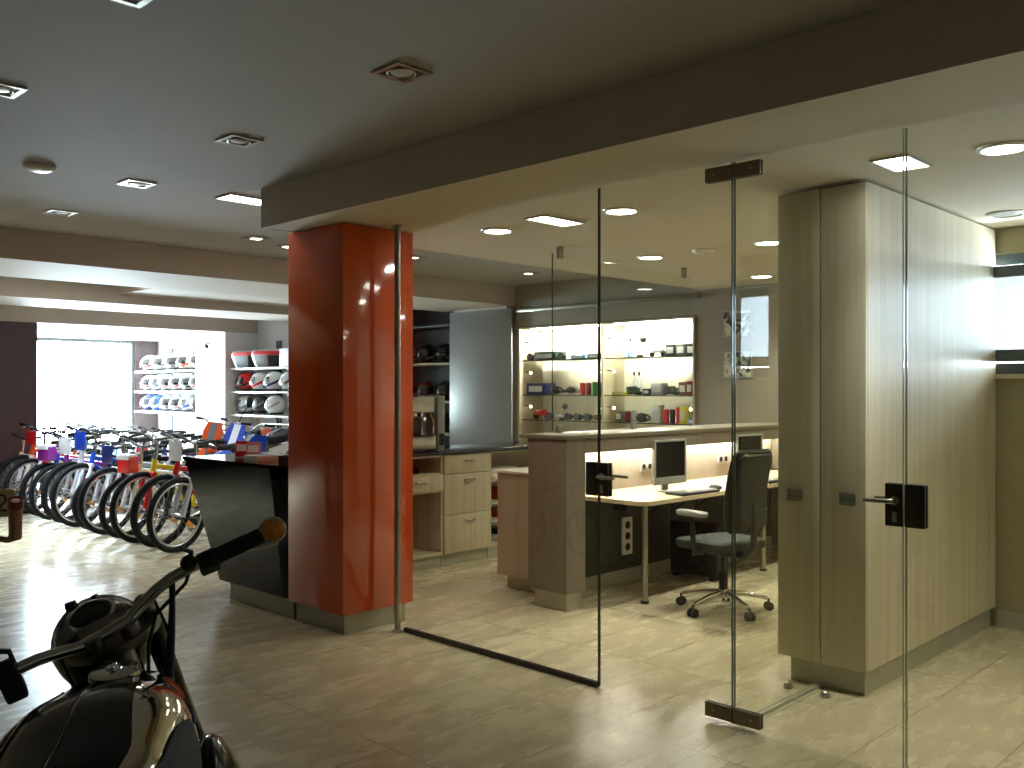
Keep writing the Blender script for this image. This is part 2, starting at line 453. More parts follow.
# office back wall with the opening for the lit display case
wb = B().box(-8.9, -7.83, 8.12, 8.65, 0, ZC).box(-7.83, -5.28, 8.12, 8.6, 2.27, ZC).box(-7.83, -5.28, 8.12, 8.6, 0, .86).box(-5.28, -2.1, 8.12, 8.6, 0, ZC).box(-7.83, -5.28, 8.55, 8.65, .86, 2.27)
struct('wall_back_office', wb, M['wall_taupe'])
struct('wall_partition', B().box(-2.25, -2.1, 6.5, 8.12, 0, ZO - .002).box(-2.1, -1.98, 6.35, 6.5, 0, ZO - .002), M['wall_taupe'])
wo = B().box(-1.98, 1.6, 6.35, 6.5, 0, 1.6).box(-1.98, 1.6, 6.35, 6.5, 2.36, ZO - .002).box(.8, 1.6, 6.35, 6.5, 1.6, 2.36)
struct('wall_back_room', wo, M['wall_olive'])
struct('trim_2', B().box(-1.98, 1.6, 6.30, 6.349, 1.57, 1.60), M['ceil_office'])
struct('baseboard_right', B().box(-1.89, 1.6, 6.328, 6.349, 0, .105), M['dull_alu'])
struct('baseboard_back', B().box(-4.3, -2.1, 8.1, 8.119, 0, .1), M['dull_alu'])

def window(name, x, y0, y1, z0, z1, cols):
    """tall glazing in a wall of constant x"""
    fr = B().box(x - .03, x + .03, y0, y0 + .05, z0, z1).box(x - .03, x + .03, y1 - .05, y1, z0, z1)
    fr.box(x - .03, x + .03, y0 + .05, y1 - .05, z0, z0 + .06).box(x - .03, x + .03, y0 + .05, y1 - .05, z1 - .06, z1)
    for i in range(1, cols):
        yy = y0 + (y1 - y0) * i / cols
        fr.box(x - .03, x + .03, yy - .02, yy + .02, z0 + .06, z1 - .06)
    f = struct(name, fr, M['grey_frame'])
    for i in range(cols):
        a = y0 + (y1 - y0) * i / cols + .05; b_ = y0 + (y1 - y0) * (i + 1) / cols - .05
        obj('pane', B().box(x - .004, x + .004, a - .02, b_ + .02, z0 + .055, z1 - .055), M['glass_clear'], f, 0)
    return f
window('window_1', -16.56, 5.0, 7.17, 0.0, 2.388, 1)
# small top-hung window of the right-hand room, sash tilted into the room
f3 = struct('window_2', B().box(-1.98, .8, 6.37, 6.45, 1.6, 1.67).box(-1.98, .8, 6.37, 6.45, 2.29, 2.36).box(-1.98, -1.95, 6.37, 6.45, 1.67, 2.29).box(.74, .8, 6.37, 6.45, 1.67, 2.29), M['grey_frame'])
sash = B(mat=TR(0, 6.36, 1.68) @ RX(R(5)))
sash.box(-1.94, .73, -.03, .0, 0, .075).box(-1.94, .73, -.03, .0, .53, .60).box(-1.94, -1.9, -.03, 0, .075, .53).box(.68, .73, -.03, 0, .075, .53)
sf = obj('window_sash', sash, M['grey_frame'], f3, 0)
obj('pane', B(mat=TR(0, 6.36, 1.68) @ RX(R(5))).box(-1.91, .69, -.018, -.010, .07, .54), M['glass_dimmed'], sf, 0)

# ------------------------------------------------------------------ ceiling fittings
def spot(x, y, z, label, lit=False, group='square recessed spots in the shop ceiling'):
    if lit: LAMPS.append((x, y, z - .03, 26, (1, .93, .8), 100))
    t = thing('recessed_spotlight', label, 'ceiling light', (x, y, z), 0, group)
    h = .088
    fr = B()
    for a, b_, c, d in ((-h, h, -h, -h + .022), (-h, h, h - .022, h), (-h, -h + .022, -h + .022, h - .022), (h - .022, h, -h + .022, h - .022)):
        fr.box(a, b_, c, d, -.008, -.001)
    obj('frame', fr, M['steel'], t, 0)
    obj('backing', B().box(-h + .02, h - .02, -h + .02, h - .02, -.004, -.001), M['black_plastic'], t, 0)
    obj('gimbal_ring', B(mat=TR(0, 0, -.007)).torus(.056, .005, 32, 8), M['steel'], t)
    obj('lamp', B().lathe([(0, -.012), (.025, -.011), (.043, -.008), (.046, -.0045)], 28), M['spotlit'] if lit else M['lens_off'], t)
    return t
LAMPS = []
S = 'square recessed spot, unlit, '
spot(-2.93, 1.24, ZC, S + 'cut by the top edge of the photo', group=None)
spot(-4.26, 1.27, ZC, S + 'nearest to the left edge of the photo', group=None)
spot(-2.89, 2.33, ZC, S + 'nearest to the long dark ceiling beam', group=None)
spot(-4.27, 2.39, ZC, S + 'midway along the dark ceiling beside the beam end', group=None)
spot(-5.61, 2.45, ZC, S + 'just beyond the round ceiling detector', group=None)
spot(-6.91, 2.47, ZC, S + 'farthest, next to the first cross beam', group=None)
spot(-6.92, 4.03, ZC, 'square recessed spot, lit, under the beam end left of the red column', True, None)
spot(-7.11, 4.45, ZC, 'square recessed spot, lit, half hidden by the top of the red column', True, None)
spot(-6.84, 5.66, ZC, 'square recessed spot, lit, just right of the red column', True, None)
spot(-6.88, 7.3, ZC, 'square recessed spot, lit, in the raised ceiling before the display case', True, None)

def tube_light(x, y, z, label, sx=.14, sy=.30, watts=32, col=(.98, .97, .86), beam=84):
    LAMPS.append((x, y, z - .02, watts, col, beam))
    t = thing('recessed_tube_light', label, 'ceiling light', (x, y, z))
    fr = B()
    for a, b_, c, d in ((-sx - .012, sx + .012, -sy - .012, -sy), (-sx - .012, sx + .012, sy, sy + .012), (-sx - .012, -sx, -sy, sy), (sx, sx + .012, -sy, sy)):
        fr.box(a, b_, c, d, -.01, -.001)
    obj('frame', fr, M['steel'], t, 0)
    obj('diffuser', B().box(-sx, sx, -sy, sy, -.006, -.001), M['tube_lit'], t, 0)
    return t
tube_light(-5.56, 3.16, ZC, 'bright rectangular ceiling light cut off by the beam end', .09, .16, 9)
for i_, (x_, y_) in enumerate(((-10.1, 1.0), (-10.1, 2.6), (-10.1, 4.0))):  # unseen lamps added to brighten the bicycles and helmet shelves
    tube_light(x_, y_, ZC, '%s added cool fill light hidden between the cross beams' % ORD[i_], .12, .5, 430, (.70, .85, 1), 128)
tube_light(-3.71, 4.17, ZO, 'bright rectangular ceiling light above the left glass door', .075, .17)
tube_light(-1.65, 4.2, ZO, 'bright rectangular ceiling light above the corner of the wardrobe', .075, .13)

def lamp(x, y, z, watts, col=(.98, .97, .84), size=155, r=.07):
    l = bpy.data.lights.new('downlight_lamp', 'SPOT'); l.energy = watts; l.color = col; l.spot_size = R(size); l.spot_blend = 1.0; l.shadow_soft_size = r
    o = link(bpy.data.objects.new('downlight_lamp', l)); o.location = (x, y, z)
def downlight(x, y, z, label, lit=True, r=.085, watts=122, beam=118):
    if lit: lamp(x, y, z - .03, watts, size=beam)
    t = thing('round_downlight', label, 'ceiling light', (x, y, z))
    obj('trim_ring', B().lathe([(r, -.001), (r + .022, -.002), (r + .02, -.008), (r + .002, -.013), (r, -.012)], 36, ring=True), M['white_plastic'], t)
    obj('diffuser', B().lathe([(0, -.009), (r * .7, -.0085), (r, -.007), (r, -.002)], 36), M['skylens'] if lit else M['lens_off'], t)
    return t
downlight(-4.2, 4.17, ZO, 'lit round downlight nearest to the red column', watts=38, beam=84)
downlight(-3.23, 4.2, ZO, 'lit round downlight above the left glass door, right of the rectangular light', watts=38, beam=84)
downlight(-4.2, 5.83, ZO, 'lit round downlight just right of the glass screen on the counter')
downlight(-3.2, 5.82, ZO, 'lit round downlight beside the top of the tall wardrobe')
downlight(-4.19, 7.5, ZO, 'lit round downlight nearest to the wall with the two prints')
downlight(-3.2, 7.6, ZO, 'lit round downlight behind the tall wardrobe')
downlight(-1.24, 4.24, ZO, 'lit round downlight in the right-hand room by the photo edge', watts=65, beam=100)
downlight(-1.69, 5.83, ZO, 'unlit round downlight over the far end of the wardrobe', False)

for a_ in LAMPS: lamp(*a_)
downlight(.35, 4.62, ZO, 'added round fill light in the right-hand room, beyond the photo edge', watts=70, beam=110)  # unseen lamp added to brighten the right-hand room
downlight(.35, 5.83, ZO, 'added round fill light by the small window, beyond the photo edge')  # unseen lamp added to brighten the wall under the window
def detector(x, y, z, label):
    t = thing('smoke_detector', label, 'smoke detector', (x, y, z))
    obj('housing', B().lathe([(0, -.03), (.05, -.029), (.075, -.02), (.085, -.006), (.085, -.001)], 32), M['white_plastic'], t)
    obj('indicator', B().ball((.04, 0, -.029), .005, 8, 6), M['grey_plastic'], t)
detector(-5.58, 1.88, ZC, 'round white detector on the dark shop ceiling')
detector(-3.72, 5.82, ZO, 'round pale detector on the cream office ceiling')

# ------------------------------------------------------------------ glass front
GY = 3.64
def pane(t, x0, x1, z0=.012, z1=ZO - .008, y=GY):
    return obj('pane', B(t.location).box(x0, x1, y - .005, y + .005, z0, z1), M['glass'], t, 0)
def edge(t, x, z0=.012, z1=ZO - .008, wd=.006, mt='glass_edge', y=GY, d=.0052):
    obj('glass_edge', B(t.location).box(x - wd / 2, x + wd / 2, y - d, y + d, z0, z1), M[mt], t, 0)
g1 = thing('glass_panel', 'wide fixed glass panel between the steel pole and the left glass door', 'glass panel', (-3.74, GY, 0))
pane(g1, -4.482, -2.944, .02); edge(g1, -2.943, wd=.003)
obj('floor_channel', B(g1.location).box(-4.48, -2.945, GY - .012, GY - .0052, 0, .028).box(-4.48, -2.945, GY + .0052, GY + .012, 0, .028).box(-4.48, -2.945, GY - .0052, GY + .0052, 0, .019), M['lock_plate'], g1, 0)
def door(label, x0, x1, lockside):
    t = thing('glass_door', label, 'glass door', ((x0 + x1) / 2, GY, 0))
    pane(t, x0 + .004, x1 - .004)
    hx = x1 if lockside < 0 else x0; lx = x0 if lockside < 0 else x1
    edge(t, hx + (-.002 if lockside < 0 else .002), wd=.004); edge(t, lx + (.0025 if lockside < 0 else -.0025), wd=.003, mt='glass_edge' if lockside < 0 else 'glass_edge_bright')
    s = -1 if lockside < 0 else 1
    for nm, z0, z1 in (('bottom_hinge', .02, .085), ('top_hinge', 2.44, 2.505)):
        a, b_ = sorted((hx, hx + s * .135))
        h = obj(nm, B(t.location).box(a, b_, GY - .017, GY - .0055, z0, z1, .003).box(a, b_, GY + .0055, GY + .017, z0, z1, .003), M['dark_plate'], t)
        obj('screw', B(t.location).cyl((hx + s * .09, GY - .0175, (z0 + z1) / 2), (hx + s * .09, GY - .019, (z0 + z1) / 2), .006, n=10), M['steel'], h)
    a, b_ = sorted((lx, lx - s * .068))
    lk = obj('lock_case', B(t.location).box(a, b_, GY - .02, GY - .0055, .968, 1.135, .003).box(a, b_, GY + .0055, GY + .02, .968, 1.135, .003), M['lock_plate'], t)
    px = lx - s * .03; L = .108
    for sy in (-1, 1):
        pts = [(px, GY + sy * .018, 1.068), (px, GY + sy * .05, 1.068), (px - s * .012, GY + sy * .058, 1.068), (px - s * L, GY + sy * .055, 1.066)]
        obj('lever_handle', B(t.location).tube(pts, [.010, .0095, .0095, .008], 12).lathe([(.0, 0), (.018, 0), (.018, .004), (0, .004)], 16, TR(px, GY + sy * .0195, 1.068) @ RX(R(90) * (-1 if sy > 0 else 1))), M['steel'], lk)
        obj('key_cylinder', B(t.location).box(px - .009, px + .009, GY + sy * .021 - .003, GY + sy * .021 + .003, .985, 1.025, .0028), M['grey_plastic'], lk)
    return t
door('left glass door, its lever handle near the office desk', -2.938, -2.176, -1)
door('right glass door, its lever handle in front of the wardrobe side', -2.168, -1.42, 1)
# lever of the left door points away from its lock edge as on the right door
g2 = thing('glass_panel', 'fixed glass panel with dark strike plate right of the doors', 'glass panel', (.08, GY, 0))
pane(g2, -1.409, 1.59); edge(g2, -1.411, wd=.005, mt='glass_edge_bright')
obj('strike_plate', B(g2.location).box(-1.410, -1.335, GY - .02, GY - .0055, .968, 1.135, .003).box(-1.410, -1.335, GY + .0055, GY + .02, .968, 1.135, .003), M['lock_plate'], g2)
obj('strike_plate', B(g1.location).box(-3.012, -2.946, GY - .02, GY - .0055, .968, 1.135, .003).box(-3.012, -2.946, GY + .0055, GY + .02, .968, 1.135, .003), M['lock_plate'], g1)
g3 = thing('glass_panel', 'short glass partition running from the doors to the wardrobe', 'glass panel', (-2.16, 4.02, 0))
obj('pane', B(g3.location).box(-2.165, -2.155, 3.675, 4.38, .014, ZO - .008), M['glass'], g3, 0)
obj('floor_channel', B(g3.location).box(-2.177, -2.1655, 3.67, 4.40, 0, .016).box(-2.1545, -2.143, 3.67, 4.40, 0, .016).box(-2.1655, -2.1545, 3.67, 4.40, 0, .012), M['dull_alu'], g3, 0)
for x, l in ((-2.255, 'left'), (-2.06, 'right')):
    t = thing('door_stop', 'steel dome door stop on the floor %s of the glass partition' % l, 'door stop', (x, 4.30, 0))
    obj('dome', B().lathe([(.022, .0), (.022, .012), (.019, .024), (.011, .031), (0, .033)], 20), M['steel'], t)
    obj('buffer_ring', B(mat=TR(0, 0, .008)).torus(.0225, .0035, 20, 6), M['grey_plastic'], t)
pl = thing('steel_pole', 'slim steel pole at the left end of the glass front', 'pole', (-4.52, 3.612, 0))
obj('tube', B().cyl((0, 0, .012), (0, 0, ZO - .012), .019, n=20), M['steel'], pl)
for z in (0, ZO - .014):
    obj('flange', B(mat=TR(0, 0, z)).lathe([(.0, 0.001), (.034, 0.001), (.034, .008), (.022, .013), (0, .013)], 20), M['steel'], pl)

# ------------------------------------------------------------------ red column and black reception counter
rc = thing('clad_column', 'glossy orange-red lacquered column standing before the glass front', 'column', (-4.93, 3.575, 0))
obj('cladding', B(rc.location).box(-5.265, -4.656, 3.3, 3.848, .125, ZO - .006, .002), M['red_panel'], rc)
obj('plinth', B(rc.location).box(-5.23, -4.70, 3.34, 3.82, 0, .125), M['dull_alu'], rc, 0)
ct = thing('reception_counter', 'black high-gloss reception counter left of the red column', 'counter', (-5.8, 3.6, 0))
b = B(ct.location)
top = [(-6.62, 3.258), (-5.47, 3.285), (-5.27, 3.33), (-5.27, 3.95), (-6.62, 3.95)]
bot = [(-6.17, 3.30), (-5.33, 3.305), (-5.27, 3.33), (-5.27, 3.9), (-6.17, 3.9)]
b.loft([[(x, y, .13) for x, y in bot], [(x, y, .975) for x, y in top]])
obj('front', b, M['black_gloss'], ct, 0)
obj('worktop', B(ct.location).prism([(-6.635, 3.243), (-5.47, 3.27), (-5.27, 3.315), (-5.27, 3.96), (-6.635, 3.96)], .976, 1.0), M['black_gloss'], ct, 0)
obj('plinth', B(ct.location).box(-6.10, -5.27, 3.345, 3.86, 0, .13), M['dull_alu'], ct, 0)
# ------------------------------------------------------------------ wardrobe between the two rooms
wd_ = thing('wardrobe', 'tall ash-wood wardrobe with two narrow end doors behind the glass', 'wardrobe', (-2.13, 5.35, 0))
b = B(wd_.location).box(-2.36, -1.895, 4.412, 6.32, .13, ZO - .015)
obj('body', b, M['ash'], wd_, 0)
obj('plinth', B(wd_.location).box(-2.315, -1.925, 4.445, 6.32, 0, .13), M['dull_alu'], wd_, 0)
for x0, x1, hx in ((-2.36, -2.1305, -2.262), (-2.1265, -1.895, -1.985)):
    d = obj('door', B(wd_.location).box(x0 + .001, x1 - .001, 4.39, 4.411, .132, ZO - .018, .0015), M['ash_grey'], wd_)
    h = B(wd_.location).box(hx - .04, hx + .04, 4.374, 4.3895, .935, .948, .002).box(hx - .04, hx + .04, 4.374, 4.3895, .982, .994, .002)
    h.box(hx - .04, hx + .04, 4.383, 4.3895, .948, .982)
    obj('recess_pull', h, M['alloy'], d)

# ------------------------------------------------------------------ grey bar with the desk
bar = thing('bar_counter', 'long grey-brown counter with a raised shelf above the desk', 'counter', (-4.25, 6.3, 0))
b = B(bar.location).box(-4.42, -4.07, 4.69, 4.89, .125, 1.165)
obj('end_pillar', b, M['bar_grey'], bar, 0)
obj('plinth', B(bar.location).box(-4.39, -4.10, 4.725, 4.885, 0, .125), M['dull_alu'], bar, 0)
obj('fascia', B(bar.location).box(-4.10, -4.07, 4.891, 8.09, 1.065, 1.165).box(-4.42, -4.1, 4.891, 8.09, 1.12, 1.165), M['bar_grey'], bar, 0)
obj('bar_top', B(bar.location).box(-4.50, -4.055, 4.68, 8.10, 1.166, 1.192, .002), M['bar_top'], bar)
obj('back_panel', B(bar.location).box(-4.44, -4.42, 4.891, 8.09, .70, 1.12), M['ash_light'], bar, 0)
obj('lower_panel', B(bar.location).box(-4.44, -4.42, 4.891, 8.09, .10, .70), M['under_desk'], bar, 0)
obj('kick_plate', B(bar.location).box(-4.445, -4.415, 4.891, 8.09, 0, .10), M['dull_alu'], bar, 0)
obj('light_strip', B(bar.location).box(-4.395, -4.37, 4.95, 8.05, 1.106, 1.119), M['led_strip'], bar, 0)
def socket(y, z, label, n=2):
    t = thing('wall_socket', label, 'socket', (-4.419, y, z), 0)
    obj('plate', B().box(0, .008, -.041 * n, .041 * n, -.042, .042, .002), M['white_plastic'], t)
    for i in range(n):
        yy = -.041 * (n - 1) + i * .082
        obj('socket_well', B(mat=TR(.0085, yy, 0) @ RY(R(90))).lathe([(0, .001), (.019, .001), (.023, .003), (.023, 0)], 18), M['rubber'], t)
socket(6.07, .885, 'white double socket left of the first monitor')
socket(7.22, .885, 'white double socket left of the second monitor')
t = thing('wall_socket', 'tall white multi-socket block under the left end of the desk', 'socket', (-4.419, 5.80, .36))
obj('plate', B().box(0, .02, -.065, .065, -.145, .145, .004), M['white_plastic'], t)
for z in (-.085, 0, .085):
    obj('socket_well', B(mat=TR(.0205, 0, z) @ RY(R(90))).lathe([(0, .001), (.026, .001), (.03, .003), (.03, 0)], 18), M['rubber'], t)

dk = thing('desk', 'long beech desk with rounded corner in front of the lit panel', 'desk', (-4.1, 6.6, 0))
poly = [(-4.418, 5.14), (-3.83, 5.14)]
for i in range(1, 7):
    a = -PI / 2 + PI / 2 * i / 6
    poly.append((-3.83 + .08 * math.cos(a), 5.22 + .08 * math.sin(a)))
poly += [(-3.75, 8.09), (-4.418, 8.09)]
obj('desk_top', B(dk.location).prism(poly, .703, .733), M['desk_top'], dk, 30)
for x, y in ((-3.87, 5.30), (-3.87, 6.95)):
    lg = obj('leg', B(dk.location).cyl((x, y, .02), (x, y, .702), .022, n=18), M['steel'], dk)
    obj('foot', B(dk.location).cyl((x, y, 0), (x, y, .02), .03, n=18), M['black_plastic'], lg)
obj('cable_tray', B(dk.location).box(-4.3, -4.18, 5.5, 7.8, .60, .615).box(-4.3, -4.29, 5.5, 7.8, .615, .702).box(-4.19, -4.18, 5.5, 7.8, .615, .65), M['black_plastic'], dk, 0)
cb = B(dk.location)
for i in range(3):
    y0 = 5.85 + i * .35
    cb.tube([(-4.25, y0, .61), (-4.3, y0 + .05, .5), (-4.36, y0 + .13, .45), (-4.38, y0 + .22, .52), (-4.28, y0 + .3, .605)], .006, 6)
obj('cables', cb, M['rubber'], dk)
pc = thing('computer_tower', 'black computer tower on the floor under the desk', 'computer', (-4.1, 6.35, 0))
obj('case', B().box(-.22, .2, -.09, .09, .03, .44, .006), M['black_plastic'], pc)
obj('front_panel', B().box(.2, .212, -.085, .085, .035, .435, .004), M['rubber'], pc)
for sx in (-.18, .16):
    obj('foot', B().box(sx - .02, sx + .02, -.085, .085, 0, .03), M['rubber'], pc, 0)

def monitor(x, y, rz, label):
    t = thing('monitor', label, 'computer monitor', (x, y, .734), rz)
    W, H0, H1 = .19, .06, .395
    obj('stand', B().lathe([(0, .002), (.085, .002), (.085, .010), (.03, .018), (0, .018)], 28).box(-.055, -.032, -.035, .035, .01, .26, .004).box(-.035, -.028, -.05, .05, .16, .26, .002), M['silver_plastic'], t)
    c = B().box(.0, .018, -W, W, H0, H0 + .055, .004).box(0, .018, -W, W, H1 - .018, H1, .004).box(0, .018, -W, -W + .018, H0 + .05, H1 - .01, .003).box(0, .018, W - .018, W, H0 + .05, H1 - .01, .003)
    c.box(-.03, .001, -W + .012, W - .012, H0 + .012, H1 - .012, .012)
    obj('bezel', c, M['silver_plastic'], t)
    obj('screen', B().box(.001, .008, -W + .016, W - .016, H0 + .052, H1 - .016), M['screen'], t, 0)
    obj('power_button', B(mat=TR(.018, W - .05, H0 + .025) @ RY(R(90))).lathe([(0, .003), (.006, .003), (.007, 0)], 12), M['grey_plastic'], t)
    return t
monitor(-4.01, 5.80, R(-4), 'silver-framed monitor nearer to the camera on the desk')
monitor(-4.01, 6.96, R(-4), 'silver-framed monitor partly hidden behind the office chair')
def keyboard(x, y, rz, label):
    t = thing('keyboard', label, 'keyboard', (x, y, .734), rz)
    obj('case', B().box(-.085, .085, -.235, .235, .001, .018, .006), M['black_plastic'], t)
    k = B()
    for r_ in range(5):
        for c in range(16):
            k.box(-.066 + r_ * .026, -.066 + r_ * .026 + .021, -.215 + c * .0272, -.215 + c * .0272 + .022, .0181, .024)
    obj('keys', k, M['grey_plastic'], t, 0)
keyboard(-3.838, 5.86, R(-1), 'black keyboard in front of the nearer monitor')
keyboard(-3.838, 7.1, R(-1), 'black keyboard in front of the farther monitor')
ms = thing('computer_mouse', 'black mouse beside the nearer keyboard', 'mouse', (-3.87, 6.22, .734), R(10))
obj('shell', B().ball((0, 0, .012), (.055, .032, .022), 18, 10, lambda x, y, z: (x, y, max(z, -.5))), M['black_plastic'], ms)
obj('wheel', B(mat=TR(-.03, 0, .032) @ RX(R(90))).lathe([(0, -.004), (.007, -.004), (.007, .004), (0, .004)], 12), M['grey_plastic'], ms)

# ------------------------------------------------------------------ office chair
ch = thing('office_chair', 'dark swivel office chair with tall back and chrome star base', 'office chair', (-3.36, 5.50, 0), R(168))
for i in range(5):
    a = R(22 + 72 * i)
    d = Vector((math.cos(a), math.sin(a), 0))
    sb = B().tube([d * .03 + Vector((0, 0, .125)), d * .15 + Vector((0, 0, .115)), d * .30 + Vector((0, 0, .085))], [.020, .017, .011], 10)
    lg = obj('base_arm', sb, M['chrome'], ch)
    p = d * .31; nrm = Vector((-d.y, d.x, 0))
    cs = B()
    for sgn in (-1, 1):
        cs.cyl(p + nrm * sgn * .008 + Vector((0, 0, .03)), p + nrm * sgn * .026 + Vector((0, 0, .03)), .0295, n=18)
    cs.cyl(p - nrm * .01 + Vector((0, 0, .03)), p + nrm * .01 + Vector((0, 0, .03)), .012, n=10).cyl(p + Vector((0, 0, .04)), p + Vector((0, 0, .082)), .008, n=10)
    obj('caster', cs, M['rubber'], lg)
obj('hub', B().lathe([(0, .09), (.045, .09), (.05, .11), (.045, .14), (.03, .155), (0, .155)], 20), M['chrome'], ch)
obj('gas_lift', B().cyl((0, 0, .15), (0, 0, .26), .030, n=18).cyl((0, 0, .26), (0, 0, .40), .017, n=16), M['black_plastic'], ch)
obj('mechanism', B().box(-.12, .12, -.08, .08, .385, .43, .015).tube([(0, .07, .41), (0.02, .2, .41), (.03, .27, .40)], .007, 8), M['black_plastic'], ch)
def seatshape(x, y, z):
    return (x, y * (1 - .08 * max(0, -x)), z)
def rrect(hw, hd, r, n=6):
    o = []
    for cx_, cy_, a0 in ((hw - r, hd - r, 0), (-hw + r, hd - r, 90), (-hw + r, -hd + r, 180), (hw - r, -hd + r, 270)):
        for i in range(n + 1):
            a = R(a0 + 90 * i / n); o.append((cx_ + r * math.cos(a), cy_ + r * math.sin(a)))
    return o
rings = []
for z, k in ((.43, .90), (.437, .965), (.46, 1.0), (.485, .985), (.497, .93), (.502, .8)):
    rings.append([(x * k + .03, y * k, z - .012 * (x > .12) * ((x - .12) / .1)) for x, y in rrect(.24, .24, .09)])
obj('seat', B().loft(rings), M['chair_seat'], ch)
# tall back, gently curved, tapering upward
rings = []
for i, t_ in enumerate((0, .02, .06, .15, .3, .45, .6, .75, .86, .93, .97, .99, 1)):
    z = .56 + .55 * t_
    hw = (.198 - .014 * t_) * (1 - .30 * (max(0, t_ - .84) / .16) ** 3.5) * (1 - .22 * (max(0, .12 - t_) / .12) ** 2)
    xo = -.215 - .03 * math.sin(t_ * PI) * -1 - .07 * t_
    th = .028 if .02 < t_ < .98 else .012
    ring = []
    for j in range(20):
        a = 2 * PI * j / 20
        yy = hw * (abs(math.cos(a)) ** .55) * (1 if math.cos(a) >= 0 else -1)
        xx = th * (abs(math.sin(a)) ** .7) * (1 if math.sin(a) >= 0 else -1)
        ring.append((xo + xx + .55 * yy * yy, yy, z))
    rings.append(ring)
obj('backrest', B().loft(rings), M['chair_fabric'], ch)
obj('back_shell', B().loft([[(p[0] - .027 , p[1] * .86, .575 + (p[2] - .56) * .93) for p in rg] for rg in rings[:-1]]), M['black_plastic'], ch)
obj('back_bracket', B().tube([(-.05, 0, .40), (-.2, 0, .40), (-.265, 0, .46), (-.272, 0, .62), (-.262, 0, .75)], [.022, .024, .024, .022, .016], 10), M['black_plastic'], ch)
for s in (-1, 1):
    a = obj('armrest', B().tube([(.0, s * .20, .415), (.0, s * .275, .42), (.0, s * .285, .50), (.01, s * .285, .665)], [.016, .018, .018, .014], 10), M['black_plastic'], ch)
    obj('arm_pad', B().loft([[(x * k + .01, y * k + s * .285, z) for x, y in rrect(.125, .042, .035)] for z, k in ((.665, .93), (.675, 1), (.69, 1), (.698, .9))]), M['grey_plastic'], a)

# ------------------------------------------------------------------ glass screen on the bar
gs = thing('counter_screen', 'upright glass screen standing on the grey counter', 'glass screen', (-4.30, 6.3, 1.192))
obj('pane', B(gs.location).box(-4.385, -4.377, 4.90, 6.66, 1.215, 2.47), M['glass'], gs, 0)
obj('glass_edge', B(gs.location).box(-4.3855, -4.3765, 4.896, 4.90, 1.215, 2.47), M['glass_edge'], gs, 0)
for y in (4.98, 6.55):
    obj('ceiling_clamp', B(gs.location).box(-4.395, -4.367, y - .025, y + .025, 2.44, ZO - .001, .003), M['steel'], gs)
for y in (4.97, 5.85):
    obj('foot_clamp', B(gs.location).box(-4.395, -4.367, y - .022, y + .022, 1.1925, 1.25, .003), M['steel'], gs)

# low wooden counter behind the bar
lo = thing('low_counter', 'low pale-wood counter unit behind the end of the grey counter', 'counter', (-4.73, 6.4, 0))
obj('body', B(lo.location).box(-4.985, -4.46, 4.95, 8.08, .105, .872), M['ash_pink'], lo, 0)
obj('worktop', B(lo.location).box(-4.99, -4.46, 4.94, 8.08, .8725, .892, .002), M['ash_light'], lo)
obj('plinth', B(lo.location).box(-4.93, -4.48, 5.0, 8.08, 0, .105), M['dull_alu'], lo, 0)

# ------------------------------------------------------------------ back counter: worktop over three cabinet units
def pull(bb, x, y, z, L=.11):
    bb.tube([(x, y - L / 2, z), (x + .022, y - L / 2 + .008, z), (x + .024, y, z), (x + .022, y + L / 2 - .008, z), (x, y + L / 2, z)], .008, 10)
    return bb
XF = -5.87
wt = thing('worktop', 'glossy black worktop running over the wooden drawer units', 'worktop', (-6.2, 5.6, .95))
obj('slab', B(wt.location).box(-6.5, XF + .015, 3.98, 7.2, .9505, .98, .003), M['black_top'], wt)
def cabinet(label, y0, y1):
    t = thing('base_cabinet', label, 'cabinet', (-6.18, (y0 + y1) / 2, 0))
    return t, B(t.location)
def carcass(t, y0, y1, dividers=()):
    b = B(t.location)
    b.box(-6.48, XF - .02, y0, y0 + .018, .105, .948).box(-6.48, XF - .02, y1 - .018, y1, .105, .948)
    b.box(-6.48, XF - .02, y0 + .018, y1 - .018, .105, .125).box(-6.48, XF - .02, y0 + .018, y1 - .018, .93, .948).box(-6.48, -6.465, y0 + .018, y1 - .018, .125, .93)
    for z in dividers:
        b.box(-6.465, XF - .03, y0 + .018, y1 - .018, z - .009, z + .009)
    obj('carcass', b, M['ash'], t, 0)
    obj('plinth', B(t.location).box(-6.45, XF - .045, y0, y1, 0, .105), M['dull_alu'], t, 0)
t, _ = cabinet('open wooden cabinet with one drawer next to the red column', 4.0, 5.19)
carcass(t, 4.0, 5.19, (.64, .79))
d = obj('drawer', B(t.location).box(-6.4, XF, 4.02, 5.185, .65, .785, .0015), M['ash'], t)
obj('handle', pull(B(t.location), XF, 4.93, .735), M['alloy'], d)
t, _ = cabinet('wooden cabinet with three drawers under the black worktop', 5.195, 5.745)
carcass(t, 5.195, 5.745)
for z0, z1 in ((.785, .945), (.435, .78), (.11, .43)):
    d = obj('drawer', B(t.location).box(-6.4, XF, 5.198, 5.742, z0, z1, .0015), M['ash'], t)
    obj('handle', pull(B(t.location), XF, 5.48, z1 - .055), M['alloy'], d)
t, _ = cabinet('open-shelved wooden cabinet holding boxes beside the drawer unit', 5.75, 7.18)
carcass(t, 5.75, 7.18, (.32, .48, .68))
